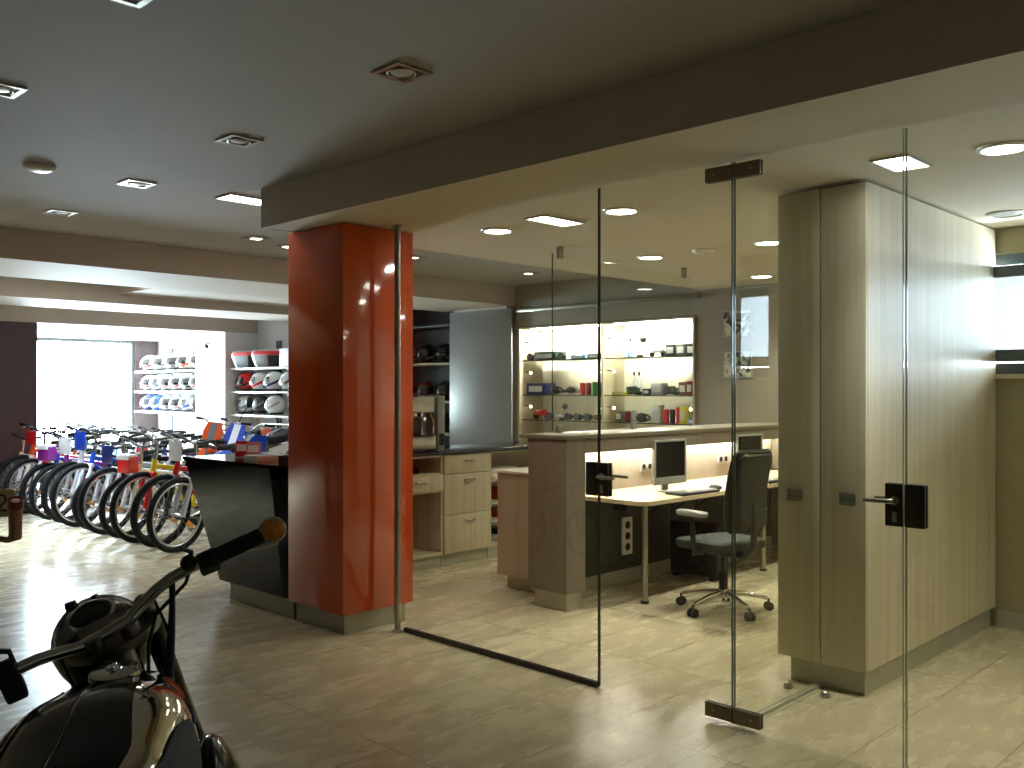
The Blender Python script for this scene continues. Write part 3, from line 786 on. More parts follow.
# what lies in the open cabinets
t = thing('desktop_printer', 'white desktop machine on the floor of the open cabinet', 'printer', (-6.1, 4.72, .126))
obj('body', B().box(-.18, .17, -.19, .19, 0, .34, .015), M['white_plastic'], t)
obj('display', B().box(.165, .174, -.15, .15, .24, .315, .003), M['screen'], t)
obj('paper_slot', B().box(.165, .173, -.16, .16, .05, .085, .002), M['rubber'], t)
obj('front_tray', B().box(.165, .185, -.17, .17, .10, .20, .004), M['grey_plastic'], t)
t = thing('paper_tray', 'flat black tray in the upper niche of the open cabinet', 'tray', (-6.1, 4.75, .7995))
obj('bottom', B().box(-.16, .16, -.22, .22, 0, .012, .003), M['black_plastic'], t)
obj('rim', B().box(-.16, .16, -.22, -.212, .012, .05).box(-.16, .16, .212, .22, .012, .05).box(-.16, -.152, -.212, .212, .012, .05), M['black_plastic'], t, 0)
def folded(x, y, z, m, label, sx=.16, sy=.2, h=.05):
    t = thing('folded_garment', label, 'garment', (x, y, z))
    for i in range(2):
        rr = random.Random(x * 31 + y * 7 + i)
        o_ = (rr.uniform(-.015, .015), rr.uniform(-.015, .015))
        rings = []
        for k_, zz in ((.94, 0.001), (1.0, .3), (1.0, .65), (.9, 1.0)):
            rings.append([(px_ * k_ * sx / .16 + o_[0], py_ * k_ * sy / .2 + o_[1], i * h + zz * h + (0.006 * math.sin(px_ * 40 + py_ * 23) if zz > .1 else 0)) for px_, py_ in rrect(.16, .2, .05, 4)])
        obj('fold', B().loft(rings), m, t, 60)
folded(-6.05, 5.98, .6905, M['paper'], 'crumpled white cloth on the top shelf of the open cabinet')
folded(-6.05, 6.5, .6905, M['c_orange'], 'folded orange cloth on the top shelf of the open cabinet', h=.03)
def carton(x, y, z, d, m, label, name='carton', cat='box'):
    t = thing(name, label, cat, (x, y, z))
    obj('box_body', B().box(-d[0] / 2, d[0] / 2, -d[1] / 2, d[1] / 2, 0.0005, d[2], .003), m, t)
    obj('tape', B().box(-d[0] / 2 - .0006, d[0] / 2 + .0006, -.02, .02, d[2] * .8, d[2] + .0008), M['c_cream'], t, 0)
    return t
carton(-6.02, 6.1, .4895, (.2, .22, .12), M['c_red'], 'small red box on the middle shelf of the open cabinet')
carton(-6.02, 6.42, .4895, (.2, .26, .14), M['c_brown'], 'brown carton right of the small red box')
carton(-6.02, 6.15, .3295, (.24, .34, .08), M['c_orange'], 'flat orange box on the lower shelf of the open cabinet')
carton(-6.02, 6.05, .126, (.24, .3, .06), M['c_white'], 'flat white box lying on the cabinet floor')
carton(-6.02, 6.05, .1875, (.22, .28, .05), M['c_black'], 'flat black box on top of the flat white box')

# ------------------------------------------------------------------ sliding panel and lit display case
sp = thing('sliding_panel', 'plain blue-grey sliding panel left of the lit display case', 'panel', (-8.43, 8.06, 0))
obj('leaf', B(sp.location).box(-8.99, -7.865, 8.045, 8.07, .03, 2.50, .002), M['panel_grey'], sp)
obj('top_roller', B(sp.location).box(-8.9, -7.95, 8.05, 8.066, 2.50, 2.527), M['steel'], sp, 0)
obj('bottom_guide', B(sp.location).box(-8.9, -7.95, 8.05, 8.066, 0, .03), M['steel'], sp, 0)
rl = thing('door_rail', 'long steel sliding rail above the display case', 'rail', (-6.53, 8.09, 2.46))
obj('track', B(rl.location).box(-7.84, -5.22, 8.072, 8.1, 2.44, 2.48, .004), M['steel'], rl)
for x in (-7.5, -6.5, -5.5):
    obj('bracket', B(rl.location).box(x - .02, x + .02, 8.1, 8.119, 2.445, 2.475), M['steel'], rl, 0)
dc = thing('display_case', 'lit wall display case with glass shelves', 'display case', (-6.55, 8.33, .87))
X0, X1 = -7.815, -5.295
b = B(dc.location).box(X0, X0 + .03, 8.105, 8.54, .87, 2.26).box(X1 - .02, X1, 8.105, 8.54, .87, 2.26).box(X0 + .03, X1 - .02, 8.105, 8.54, .87, .89).box(X0 + .03, X1 - .02, 8.105, 8.54, 2.24, 2.26)
obj('surround', b, M['ash_pink'], dc, 0)
obj('back_board', B(dc.location).box(X0 + .03, X1 - .02, 8.525, 8.54, .89, 2.24), M['ash_light'], dc, 0)
XM = -6.52
obj('divider', B(dc.location).box(XM - .012, XM + .012, 8.13, 8.524, .89, 2.24), M['ash_pink'], dc, 0)
ZS = (1.145, 1.445, 1.86)
for z in ZS:
    for a, b_ in ((X0 + .032, XM - .013), (XM + .013, X1 - .022)):
        obj('glass_shelf', B(dc.location).box(a, b_, 8.15, 8.52, z - .012, z - .002), M['glass_clear'], dc, 0)
        obj('shelf_edge', B(dc.location).box(a, b_, 8.146, 8.1499, z - .012, z - .002), M['glass_edge'], dc, 0)
for a, b_ in ((X0 + .15, XM - .1), (XM + .1, X1 - .12)):
    obj('light_strip', B(dc.location).box(a, b_, 8.2, 8.23, 2.228, 2.2395), M['case_strip'], dc, 0)
for z in (1.31, 1.72, 2.08):
    for x, s in ((X0 + .03, 1), (XM - .012, -1), (XM + .012, 1), (X1 - .02, -1)):
        l = obj('spot_arm', B(dc.location).tube([(x, 8.2, z), (x + s * .04, 8.19, z), (x + s * .075, 8.2, z - .01)], .006, 8), M['black_plastic'], dc)
        obj('spot_bulb', B(dc.location).ball((x + s * .09, 8.21, z - .012), .016, 12, 8), M['bulb'], l)

# small goods on the display shelves
YS = 8.29
def can(x, z, m, label, h=.115, r=.033, y=YS):
    t = thing('drink_can', label, 'can', (x, y, z - .0015))
    obj('side', B().lathe([(r * .8, .0), (r, .008), (r, h - .014), (r * .82, h - .003)], 20), m, t)
    obj('lid', B().lathe([(0, h - .006), (r * .74, h - .006), (r * .82, h), (r * .80, h + .002)], 20), M['alloy'], t)
def bottle(x, z, m, label, h=.2, r=.035, y=YS):
    t = thing('spray_bottle', label, 'bottle', (x, y, z - .0015))
    obj('bottle_body', B().lathe([(r * .9, 0), (r, .01), (r, h * .62), (r * .6, h * .76), (r * .35, h * .80), (r * .35, h * .84)], 18), m, t)
    obj('cap', B().lathe([(r * .38, h * .84), (r * .42, h * .85), (r * .42, h), (0, h)], 14), M['black_plastic'], t)
def pack(x, z, d, m, label, y=YS, rz=.0, m2='c_white'):
    t = thing('product_box', label, 'box', (x, y, z - .0015), rz)
    obj('box_body', B().box(-d[0] / 2, d[0] / 2, -d[1] / 2, d[1] / 2, 0, d[2], .003), m, t)
    obj('front_label', B().box(-d[0] * .36, d[0] * .36, -d[1] / 2 - .001, -d[1] / 2 + .001, d[2] * .25, d[2] * .75), M[m2], t, 0)
def goggles(x, z, m, label, y=YS, rz=0.0):
    t = thing('riding_goggles', label, 'goggles', (x, y, z + .003), rz)
    fr = B(); pts = []
    for i in range(28):
        a = 2 * PI * i / 28
        pts.append((.085 * math.cos(a) * (1 - .1 * math.sin(a)), -.05 + .045 * abs(math.cos(a)) ** 2, .05 + .042 * math.sin(a)))
    obj('goggle_frame', fr.tube(pts, .011, 8, True), m, t)
    obj('lens', B().ball((0, -.045, .05), (.078, .022, .037), 18, 8), M['visor'], t)
    obj('strap', B().tube([(.085, -.0, .05), (.10, .05, .045), (.06, .11, .035), (0, .125, .03), (-.06, .11, .035), (-.10, .05, .045), (-.085, 0, .05)], .012, 8), M['rubber'], t)
def cable_lock(x, z, m, label, y=YS, n=3):
    t = thing('cable_lock', label, 'bicycle lock', (x, y, z - .0015))
    pts = [(.07 * math.cos(a_), .07 * math.sin(a_), .011 + .02 * a_ / (2 * PI)) for a_ in [2 * PI * i / 20 for i in range(20 * n)]]
    obj('coil', B().tube(pts, .009, 8), m, t)
    obj('lock_head', B().box(.04, .11, -.02, .02, .002, .04, .006), M['black_plastic'], t)
def glove(x, z, m, label, y=YS, rz=0.0):
    t = thing('riding_glove', label, 'glove', (x, y, z + .0185), rz)
    b = B().ball((0, 0, .022), (.05, .045, .022), 16, 8)
    for k, a_ in enumerate((-22, -8, 6, 20)):
        L = (.07, .085, .082, .065)[k]; c, s_ = math.cos(R(a_)), math.sin(R(a_))
        b.tube([(c * .03, s_ * .05, .022), (c * (.03 + L * .6), s_ * .05 + s_ * L * .6, .03), (c * (.03 + L), s_ * .05 + s_ * L, .018)], [.014, .013, .008], 8)
    b.tube([(0, -.035, .02), (.035, -.065, .022), (.06, -.07, .018)], [.014, .012, .008], 8)
    obj('hand', b, m, t)
    obj('cuff', B().tube([(-.03, 0, .022), (-.09, 0, .026)], [.038, .044], 14), M['black_plastic'], t)
def mirror(x, z, m, label, y=YS, h=.16):
    t = thing('handlebar_mirror', label, 'mirror', (x, y, z - .0015))
    obj('clamp', B().box(-.03, .03, -.025, .025, 0, .03, .006), M['black_plastic'], t)
    obj('stalk', B().tube([(0, 0, .03), (.01, 0, h * .5), (.035, 0, h * .8)], .005, 8), M['chrome'], t)
    obj('head', B().ball((.045, 0, h), (.045, .016, .035), 18, 10), m, t)
def toy(x, z, m, label, y=YS, s=1.0):
    t = thing('model_motorcycle', label, 'toy motorcycle', (x, y, z - .0015))
    for sx in (-.075, .075):
        obj('wheel', B(mat=TR(sx * s, 0, .036 * s) @ RX(R(90))).torus(.027 * s, .009 * s, 20, 8).lathe([(0, -.004), (.02 * s, -.004), (.02 * s, .004), (0, .004)], 14), M['tyre'], t)
    obj('bodywork', B().loft([[(xx * s, yy * s * k, (zz + .0) * s) for yy, zz in ((-.018, .045), (.018, .045), (.022, .075), (.012, .095 * q), (-.012, .095 * q), (-.022, .075))] for xx, k, q in ((-.085, .6, 1.0), (-.04, 1, .92), (.0, 1.1, 1.05), (.045, 1, 1.05), (.08, .5, .86))]), m, t)
    obj('handlebar', B().tube([(.05 * s, -.04 * s, .105 * s), (.06 * s, 0, .1 * s), (.05 * s, .04 * s, .105 * s)], .004 * s, 8), M['chrome'], t)
def brush(x, z, m, label, y=YS, h=.2):
    t = thing('tool_set', label, 'tools', (x, y, z - .0015))
    obj('holder', B().box(-.04, .04, -.03, .03, 0, .06, .004), M['black_plastic'], t)
    for i, xx in enumerate((-.02, .005, .028)):
        obj('tool', B().tube([(xx, 0, .06), (xx * 1.3, 0, h * (.8 + .1 * i)), (xx * 1.5, 0, h * (.9 + .1 * i))], [.006, .008, .004], 8), M['alloy'] if i == 2 else m, t)

# left half, from the top shelf down
T, MI, LO = ZS[2], ZS[1], ZS[0]
pack(-7.45, T, (.34, .2, .10), M['c_dark green'], 'long dark green box at the left end of the top display shelf')
glove(-7.70, T, M['c_black'], 'black riding glove at the far left of the top display shelf', 8.28, R(90))
glove(-7.2, T, M['c_white'], 'white riding glove right of the dark green box', 8.28, R(90))
pack(-6.95, T, (.22, .16, .05), M['c_pale blue'], 'flat pale blue box on the top display shelf')
pack(-6.72, T, (.16, .16, .06), M['c_grey'], 'flat grey box beside the divider on the top display shelf')
pack(-7.60, MI, (.30, .2, .14), M['c_navy'], 'dark navy box at the left end of the middle display shelf')
goggles(-7.31, MI, M['c_black'], 'black riding goggles beside the dark navy box', 8.26)
goggles(-7.09, MI, M['c_silver'], 'silver riding goggles left of the row of cans', 8.3)
can(-6.94, MI, M['c_red'], 'leftmost red can on the middle display shelf', .14)
can(-6.85, MI, M['c_dark red'], 'dark red can left of the green can', .14)
can(-6.76, MI, M['c_green'], 'bright green can on the middle display shelf', .15)
can(-6.67, MI, M['c_brown'], 'brown can right of the green can', .14)
can(-6.58, MI, M['c_red'], 'red can right beside the display divider', .14)
toy(-7.56, LO, M['c_red'], 'small model motorcycle in red at the left of the lowest display shelf', 8.26, 1.2)
mirror(-7.26, LO, M['c_grey'], 'round grey mirror on the lowest display shelf')
glove(-7.385, LO, M['c_white'], 'white riding glove under the small mirror', 8.28, R(90))
glove(-7.10, LO, M['c_red'], 'red riding glove on the lowest display shelf', 8.28, R(92))
glove(-6.95, LO, M['c_dark green'], 'dark green riding glove on the lowest display shelf', 8.28, R(88))
glove(-6.80, LO, M['c_grey'], 'grey riding glove on the lowest display shelf', 8.28, R(90))
cable_lock(-6.645, LO, M['c_brown'], 'brown coiled cable lock next to the divider', 8.25)
# right half
bottle(-6.25, T, M['c_pale blue'], 'pale blue spray bottle on the top display shelf', .22)
mirror(-6.12, T, M['c_black'], 'black handlebar mirror next to the pale blue bottle', h=.2)
toy(-5.88, T, M['c_grey'], 'small grey model motorcycle on the top display shelf', s=1.0)
for i, x in enumerate((-5.68, -5.55, -5.42)):
    pack(x, T, (.115, .12, .13), M['c_dark green' if i != 1 else 'c_grey'], ('left dark green', 'middle grey', 'right dark green')[i] + ' box of the three at the right end of the top shelf')
pack(-6.36, MI, (.2, .14, .035), M['c_yellow'], 'flat yellow box on the middle display shelf')
bottle(-6.25, MI, M['c_white'], 'left one of two tall white bottles on the middle display shelf', .26, .026, 8.36)
bottle(-6.18, MI, M['c_white'], 'right one of two tall white bottles on the middle display shelf', .26, .026, 8.36)
cable_lock(-6.165, MI, M['c_dark green'], 'dark green coiled cable lock in front of the white bottles', 8.23, 4)
pack(-6.0, MI, (.09, .1, .07), M['c_black'], 'small black box on the middle display shelf')
pack(-5.86, MI, (.14, .12, .13), M['c_silver'], 'silver box on the middle display shelf')
cable_lock(-5.70, MI, M['c_black'], 'black coiled cable lock between the silver and the brown box', 8.28, 4)
pack(-5.525, MI, (.09, .12, .14), M['c_brown'], 'brown box with pale label on the middle display shelf')
pack(-5.44, MI, (.07, .12, .15), M['c_dark red'], 'slim dark red box at the right of the middle display shelf')
can(-5.36, MI, M['c_red'], 'red can at the right end of the middle display shelf', .13, .036)
pack(-6.38, LO, (.09, .1, .12), M['c_grey'], 'grey box right of the divider on the lowest display shelf')
can(-6.28, LO, M['c_dark red'], 'dark red can on the lowest display shelf', .12)
can(-6.20, LO, M['c_silver'], 'silver can on the lowest display shelf', .13)
goggles(-6.05, LO, M['c_dark green'], 'dark green riding goggles on the lowest display shelf', 8.27)
pack(-5.88, LO, (.11, .1, .19), M['c_white'], 'tall white box on the lowest display shelf')
can(-5.77, LO, M['c_red'], 'left red can of the pair on the lowest display shelf', .15, .036)
can(-5.69, LO, M['c_black'], 'black can between the red cans on the lowest display shelf', .15)
can(-5.61, LO, M['c_red'], 'right red can of the pair on the lowest display shelf', .17, .036)
pack(-5.53, LO, (.07, .1, .18), M['c_yellow'], 'yellow box on the lowest display shelf')
brush(-5.42, LO, M['c_black'], 'upright tool set at the right end of the lowest display shelf', h=.24)
pack(-5.365, LO, (.08, .08, .06), M['c_pale blue'], 'small pale blue box in front of the tool set', 8.19)

# two framed prints
for z0, z1, s, l in ((2.03, 2.29, 1.3, 'upper black-and-white framed print on the grey wall'), (1.62, 1.885, 7.9, 'lower black-and-white framed print on the grey wall')):
    t = thing('framed_print', l, 'picture', (-4.80, 8.118, (z0 + z1) / 2))
    h = (z1 - z0) / 2
    obj('frame', B().box(-.165, .165, -.012, 0, -h, -h + .012).box(-.165, .165, -.012, 0, h - .012, h).box(-.165, -.153, -.012, 0, -h + .012, h - .012).box(.153, .165, -.012, 0, -h + .012, h - .012), M['silver_plastic'], t, 0)
    obj('print', B().box(-.154, .154, -.006, -.001, -h + .011, h - .011), photo_print('bw_print_%d' % s, s), t, 0)

# niche shelving beyond the worktop, with an espresso machine on the worktop
ns = thing('niche_shelving', 'dark wall shelving with helmets left of the sliding panel', 'shelving', (-9.85, 8.3, 0))
NB = B(ns.location).box(-10.69, -10.67, 8.12, 8.49, 0, 2.4).box(-9.03, -9.0, 8.12, 8.49, 0, 2.4).box(-10.67, -9.03, 8.47, 8.49, 0, 2.4)
obj('uprights', NB, M['dark_shelf'], ns, 0)
for z in (.93, 1.35, 1.86, 2.36):
    obj('shelf', B(ns.location).box(-10.668, -9.032, 8.07, 8.468, z - .025, z), M['ash_grey'] if z < 2.3 else M['dark_shelf'], ns, 0)
em = thing('espresso_machine', 'tall steel coffee machine on the black worktop', 'coffee machine', (-6.08, 4.97, .98))
obj('body', B().box(-.2, .17, -.17, .17, .02, .13, .01).box(-.2, -.02, -.17, .17, .13, .42, .01).box(-.2, .15, -.17, .17, .33, .46, .012), M['steel'], em)
obj('group_head', B().cyl((.07, 0, .34), (.07, 0, .28), .035, n=18).tube([(.07, 0, .29), (.14, 0, .285), (.22, 0, .28)], [.012, .012, .015], 10), M['chrome'], em)
obj('drip_tray', B().box(-.01, .18, -.14, .14, .13, .137), M['black_plastic'], em, 0)
obj('steam_wand', B().tube([(.13, .13, .33), (.17, .14, .25), (.16, .14, .16)], .006, 8), M['chrome'], em)
for sx in (-.16, .13):
    for sy in (-.13, .13):
        obj('foot', B().cyl((sx, sy, 0), (sx, sy, .025), .018, n=12), M['rubber'], em)
tw = thing('paper_cup_holder', 'tall grey box right of the coffee machine', 'dispenser', (-6.05, 5.215, .98))
obj('case', B().box(-.12, .12, -.04, .04, 0, .47, .008), M['grey_plastic'], tw)
obj('slot', B().box(.119, .122, -.03, .03, .05, .15), M['rubber'], tw, 0)
# ------------------------------------------------------------------ bicycles
def bicycle(name='mountain_bicycle'):
    t = thing(name, 'x', 'bicycle')
    r = .325; FW, RW = .50, -.52
    hb, ht = Vector((.385, 0, .60)), Vector((.355, 0, .735)); bbk = Vector((-.10, 0, .285)); st = Vector((-.215, 0, .66))
    f = B()
    f.tube([hb - (ht - hb) * .1, ht + (ht - hb) * .1], .026, 12)
    f.tube([ht * .7 + hb * .3, (-.20, 0, .60)], .024, 10).tube([hb * .8 + ht * .2, bbk + Vector((.01, 0, .01))], .032, 10)
    f.tube([st, bbk], .018, 10).tube([bbk + Vector((0, -.035, 0)), bbk + Vector((0, .035, 0))], .024, 12)
    for s in (-1, 1):
        f.tube([(-.12, s * .03, .285), (-.25, s * .055, .29), (RW, s * .065, r)], .011, 8)
        f.tube([(-.205, s * .02, .61), (-.28, s * .05, .55), (RW, s * .065, r)], .010, 8)
    obj('frame', f, M['c_red'], t)
    k = B()
    for s in (-1, 1):
        k.tube([(.415, s * .052, .625), (.44, s * .055, .53)], .017, 10).tube([(.44, s * .055, .54), (FW, s * .055, r - .01)], .022, 10)
    k.tube([(.41, -.07, .625), (.41, .07, .625)], .018, 8).tube([hb + Vector((0, 0, -.02)), (.41, 0, .62)], .018, 8)
    obj('suspension_fork', k, M['alloy'], t)
    for x in (FW, RW):
        W = TR(x, 0, r) @ RX(R(90))
        ty = obj('wheel', B(mat=W).torus(r - .024, .024, 40, 10), M['tyre'], t)
        obj('rim', B(mat=W).torus(r - .058, .013, 40, 8, sq=1.0), M['alloy'], ty)
        sp_ = B(mat=W)
        for i in range(24):
            a = 2 * PI * i / 24; b_ = a + (.5 if i % 2 else -.5); s = 1 if i % 4 < 2 else -1
            sp_.tube([(.02 * math.cos(b_), .02 * math.sin(b_), s * .026), ((r - .06) * math.cos(a), (r - .06) * math.sin(a), 0)], .0016, 4, caps=False)
        obj('spokes', sp_, M['alloy'], ty, 0)
        obj('hub', B(mat=W).cyl((0, 0, -.045), (0, 0, .045), .019, n=14).cyl((0, 0, -.06), (0, 0, .06), .007, n=8), M['alloy'], ty)
        a = R(215)
        obj('reflector', B(mat=W @ RZ(a)).box(r * .42, r * .66, -.02, .02, -.006, .006, .004), M['amber'], ty)
    hp = [(.30, -.30, .965), (.335, -.16, .965), (.345, -.06, .935), (.345, .06, .935), (.335, .16, .965), (.30, .30, .965)]
    h = obj('handlebar', B().tube(hp, .0125, 10), M['black_plastic'], t)
    for s in (-1, 1):
        obj('grip', B().tube([(.30, s * .305, .965), (.318, s * .22, .965)], .018, 10), M['rubber'], h)
        obj('brake_lever', B().tube([(.335, s * .17, .955), (.375, s * .19, .945), (.385, s * .27, .935)], .007, 6), M['alloy'], h)
    obj('stem', B().tube([ht + Vector((-.003, 0, 0)), (.335, 0, .845), (.345, 0, .935)], .017, 10).tube([(.345, -.03, .935), (.345, .03, .935)], .021, 10), M['alloy'], t)
    sd = B().loft([[(x, y * w_, z) for y, z in ((-1, .0 + zz), (-.7, .03 + zz), (0, .036 + zz), (.7, .03 + zz), (1, .0 + zz), (.6, -.015 + zz), (-.6, -.015 + zz))] for x, w_, zz in ((-.40, .05, .845), (-.37, .078, .85), (-.30, .075, .845), (-.22, .035, .84), (-.13, .022, .84), (-.10, .012, .835))])
    obj('saddle', sd, M['seat_leather'], t)
    obj('seat_post', B().tube([st + (st - bbk) * -.1, (-.275, 0, .84)], .013, 10), M['alloy'], t)
    C_ = TR(-.10, -.05, .285) @ RX(R(90))
    cr = obj('crankset', B(mat=C_).torus(.085, .006, 28, 6).lathe([(0, -.003), (.03, -.003), (.03, .004), (0, .004)], 16).box(-.085, .085, -.009, .009, -.002, .002).box(-.009, .009, -.085, .085, -.002, .002).tube([(0, 0, .01), (.12, -.12, .018)], .011, 8).tube([(0, 0, -.11), (-.12, .12, -.118)], .011, 8), M['alloy'], t)
    obj('pedal', B(mat=C_).box(.09, .16, -.145, -.095, .02, .11, .006), M['black_plastic'], t)
    obj('pedal', B(mat=C_).box(-.16, -.09, .095, .145, -.21, -.12, .006), M['black_plastic'], t)
    obj('chain', B(mat=C_).tube([(-.42, -.065 + .02, 0), (-.2, -.083, 0), (0, -.085, 0)], .004, 6).tube([(-.42, .005, 0), (-.2, .06, 0), (0, .085, 0)], .004, 6), M['black_plastic'], t)
    obj('kickstand', B().tube([(-.14, .05, .27), (-.18, .11, .13), (-.20, .165, .008)], .008, 8), M['alloy'], t)
    return t

def set_bike(t, frame, fork, rim, x, y, rz, lean=0.0, s=1.0):
    # (x, y) is where the front wheel meets the floor
    rot = Euler((lean, 0, rz))
    d = Vector((.5 * s, 0, 0)); d.rotate(Euler((0, 0, rz)))
    t.location = (x - d.x, y - d.y, .002); t.rotation_euler = rot; t.scale = (s, s, s)
    for o in walk(t):
        n = base(o.name)
        if n == 'frame': paint(o, M['c_' + frame])
        elif n == 'suspension_fork': paint(o, M['alloy'] if fork == 'alloy' else M['c_' + fork])
        elif n == 'rim': paint(o, M['alloy'] if rim == 'alloy' else M['c_' + rim])
proto = bicycle()
FR = [('black', 'silver', 'alloy'), ('red', 'black', 'black'), ('yellow', 'red', 'alloy'), ('white', 'white', 'black'), ('silver', 'white', 'alloy'), ('navy', 'silver', 'black'),
      ('blue', 'white', 'alloy'), ('white', 'silver', 'black'), ('purple', 'alloy', 'alloy'), ('blue', 'alloy', 'black'), ('red', 'white', 'alloy'), ('orange', 'white', 'black'), ('cream', 'alloy', 'alloy')]
rb = random.Random(3)
bikes = []
for i, (fc, fk, rm) in enumerate(FR):
    t = proto if i == 0 else copy_tree(proto)
    x = -8.16 - .385 * i
    set_bike(t, fc, fk, rm, x, 3.94 + rb.uniform(-.03, .03), R(-73 + rb.uniform(-2, 2)), R(-4 + rb.uniform(-1.5, 1.5)), rb.choice((.94, .99, 1.04, 1.08)))
    tag(t, '%s-framed bicycle, %s in the front row counting from the black counter' % (fc, ORD[i]), 'bicycle', 'bicycles in the front row')
    bikes.append(t)
for i, (fc, fk, rm) in enumerate([('blue', 'white', 'black'), ('white', 'silver', 'alloy'), ('red', 'white', 'alloy')]):
    t = copy_tree(proto)
    set_bike(t, fc, fk, rm, -11.9 - .40 * i, 5.42, R(-75 + rb.uniform(-4, 4)), R(-4))
    tag(t, '%s-framed bicycle, %s from the right in the second row' % (fc, ORD[i]), 'bicycle', 'bicycles in the second row')
for i, (fc, fk, rm) in enumerate([('white', 'silver', 'alloy'), ('pale blue', 'white', 'alloy'), ('silver', 'white', 'alloy'), ('white', 'alloy', 'alloy'), ('cream', 'white', 'alloy')]):
    t = copy_tree(proto)
    set_bike(t, fc, fk, rm, -13.9 - .46 * i, 5.35, R(-78 + rb.uniform(-4, 4)), R(-4))
    tag(t, '%s-framed bicycle standing in the glare of the big window, %s from the pillar' % (fc, ORD[i]), 'bicycle', 'bicycles by the big window')
for i, (fc, x, y, rz) in enumerate([('orange', -3.6, .82, 3), ('silver', -5.25, .98, 4)]):
    t = copy_tree(proto); t.name = 'kids_bicycle'
    set_bike(t, fc, 'alloy', 'alloy', x, y, R(rz), R(-3), .69)
    tag(t, ("small %s children's bicycle mirrored faintly in the glass near the wardrobe" if i == 0 else "small %s children's bicycle mirrored faintly in the glass near the grey counter") % fc, 'bicycle')

# bags, cards and panniers hung on the bars of the front row
def bar_bag(bk, m, label, w=.26, h=.24):
    d = Vector((.50, 0, 0)); rz = bk.rotation_euler.z
    p = bk.matrix_basis @ Vector((.445, 0, .675))
    t = thing('handlebar_bag', label, 'bag', p, rz, None)
    rings = [[(x, y * k, z * h) for x, y in ((.0, -w / 2), (.11, -w / 2), (.12, -w / 2 + .02), (.12, w / 2 - .02), (.11, w / 2), (0, w / 2))] for z, k in ((0, .86), (.06, .97), (.85, 1.0), (1, .93))]
    obj('bag_body', B().loft(rings), m, t)
    obj('flap', B().box(.0, .128, -w / 2 * .98, w / 2 * .98, h * .72, h * 1.03, .012), M['c_white'] if m is not M['c_white'] else M['c_grey'], t)
bar_bag(bikes[3], M['c_red'], 'red bag on the bars of the fourth bicycle in the front row', .18, .18)
bar_bag(bikes[9], M['c_purple'], 'purple bag on the bars of the tenth bicycle in the front row', .2, .18)
def bar_card(bk, m, label, w=.16, h=.2):
    p = bk.matrix_basis @ Vector((.385, 0, .76))
    t = thing('price_card', label, 'card', p, bk.rotation_euler.z)
    obj('board', B().box(.0, .006, -w / 2, w / 2, 0, h, .002), m, t)
    obj('string', B().tube([(.003, -w * .3, h), (-.01, -.02, h + .03), (-.02, 0, h + .02), (-.01, .02, h + .03), (.003, w * .3, h)], .002, 6), M['c_white'], t)
for i, (cc, nm) in {1: ('white', 'plain white'), 5: ('navy', 'dark navy'), 7: ('blue', 'bright blue'), 8: ('white', 'plain white'), 11: ('red', 'plain red')}.items():
    bar_card(bikes[i], M['c_' + cc], '%s card hung on the %s bicycle of the front row' % (nm, ORD[i]), .17 if i % 2 else .2, .19 if i != 7 else .24)
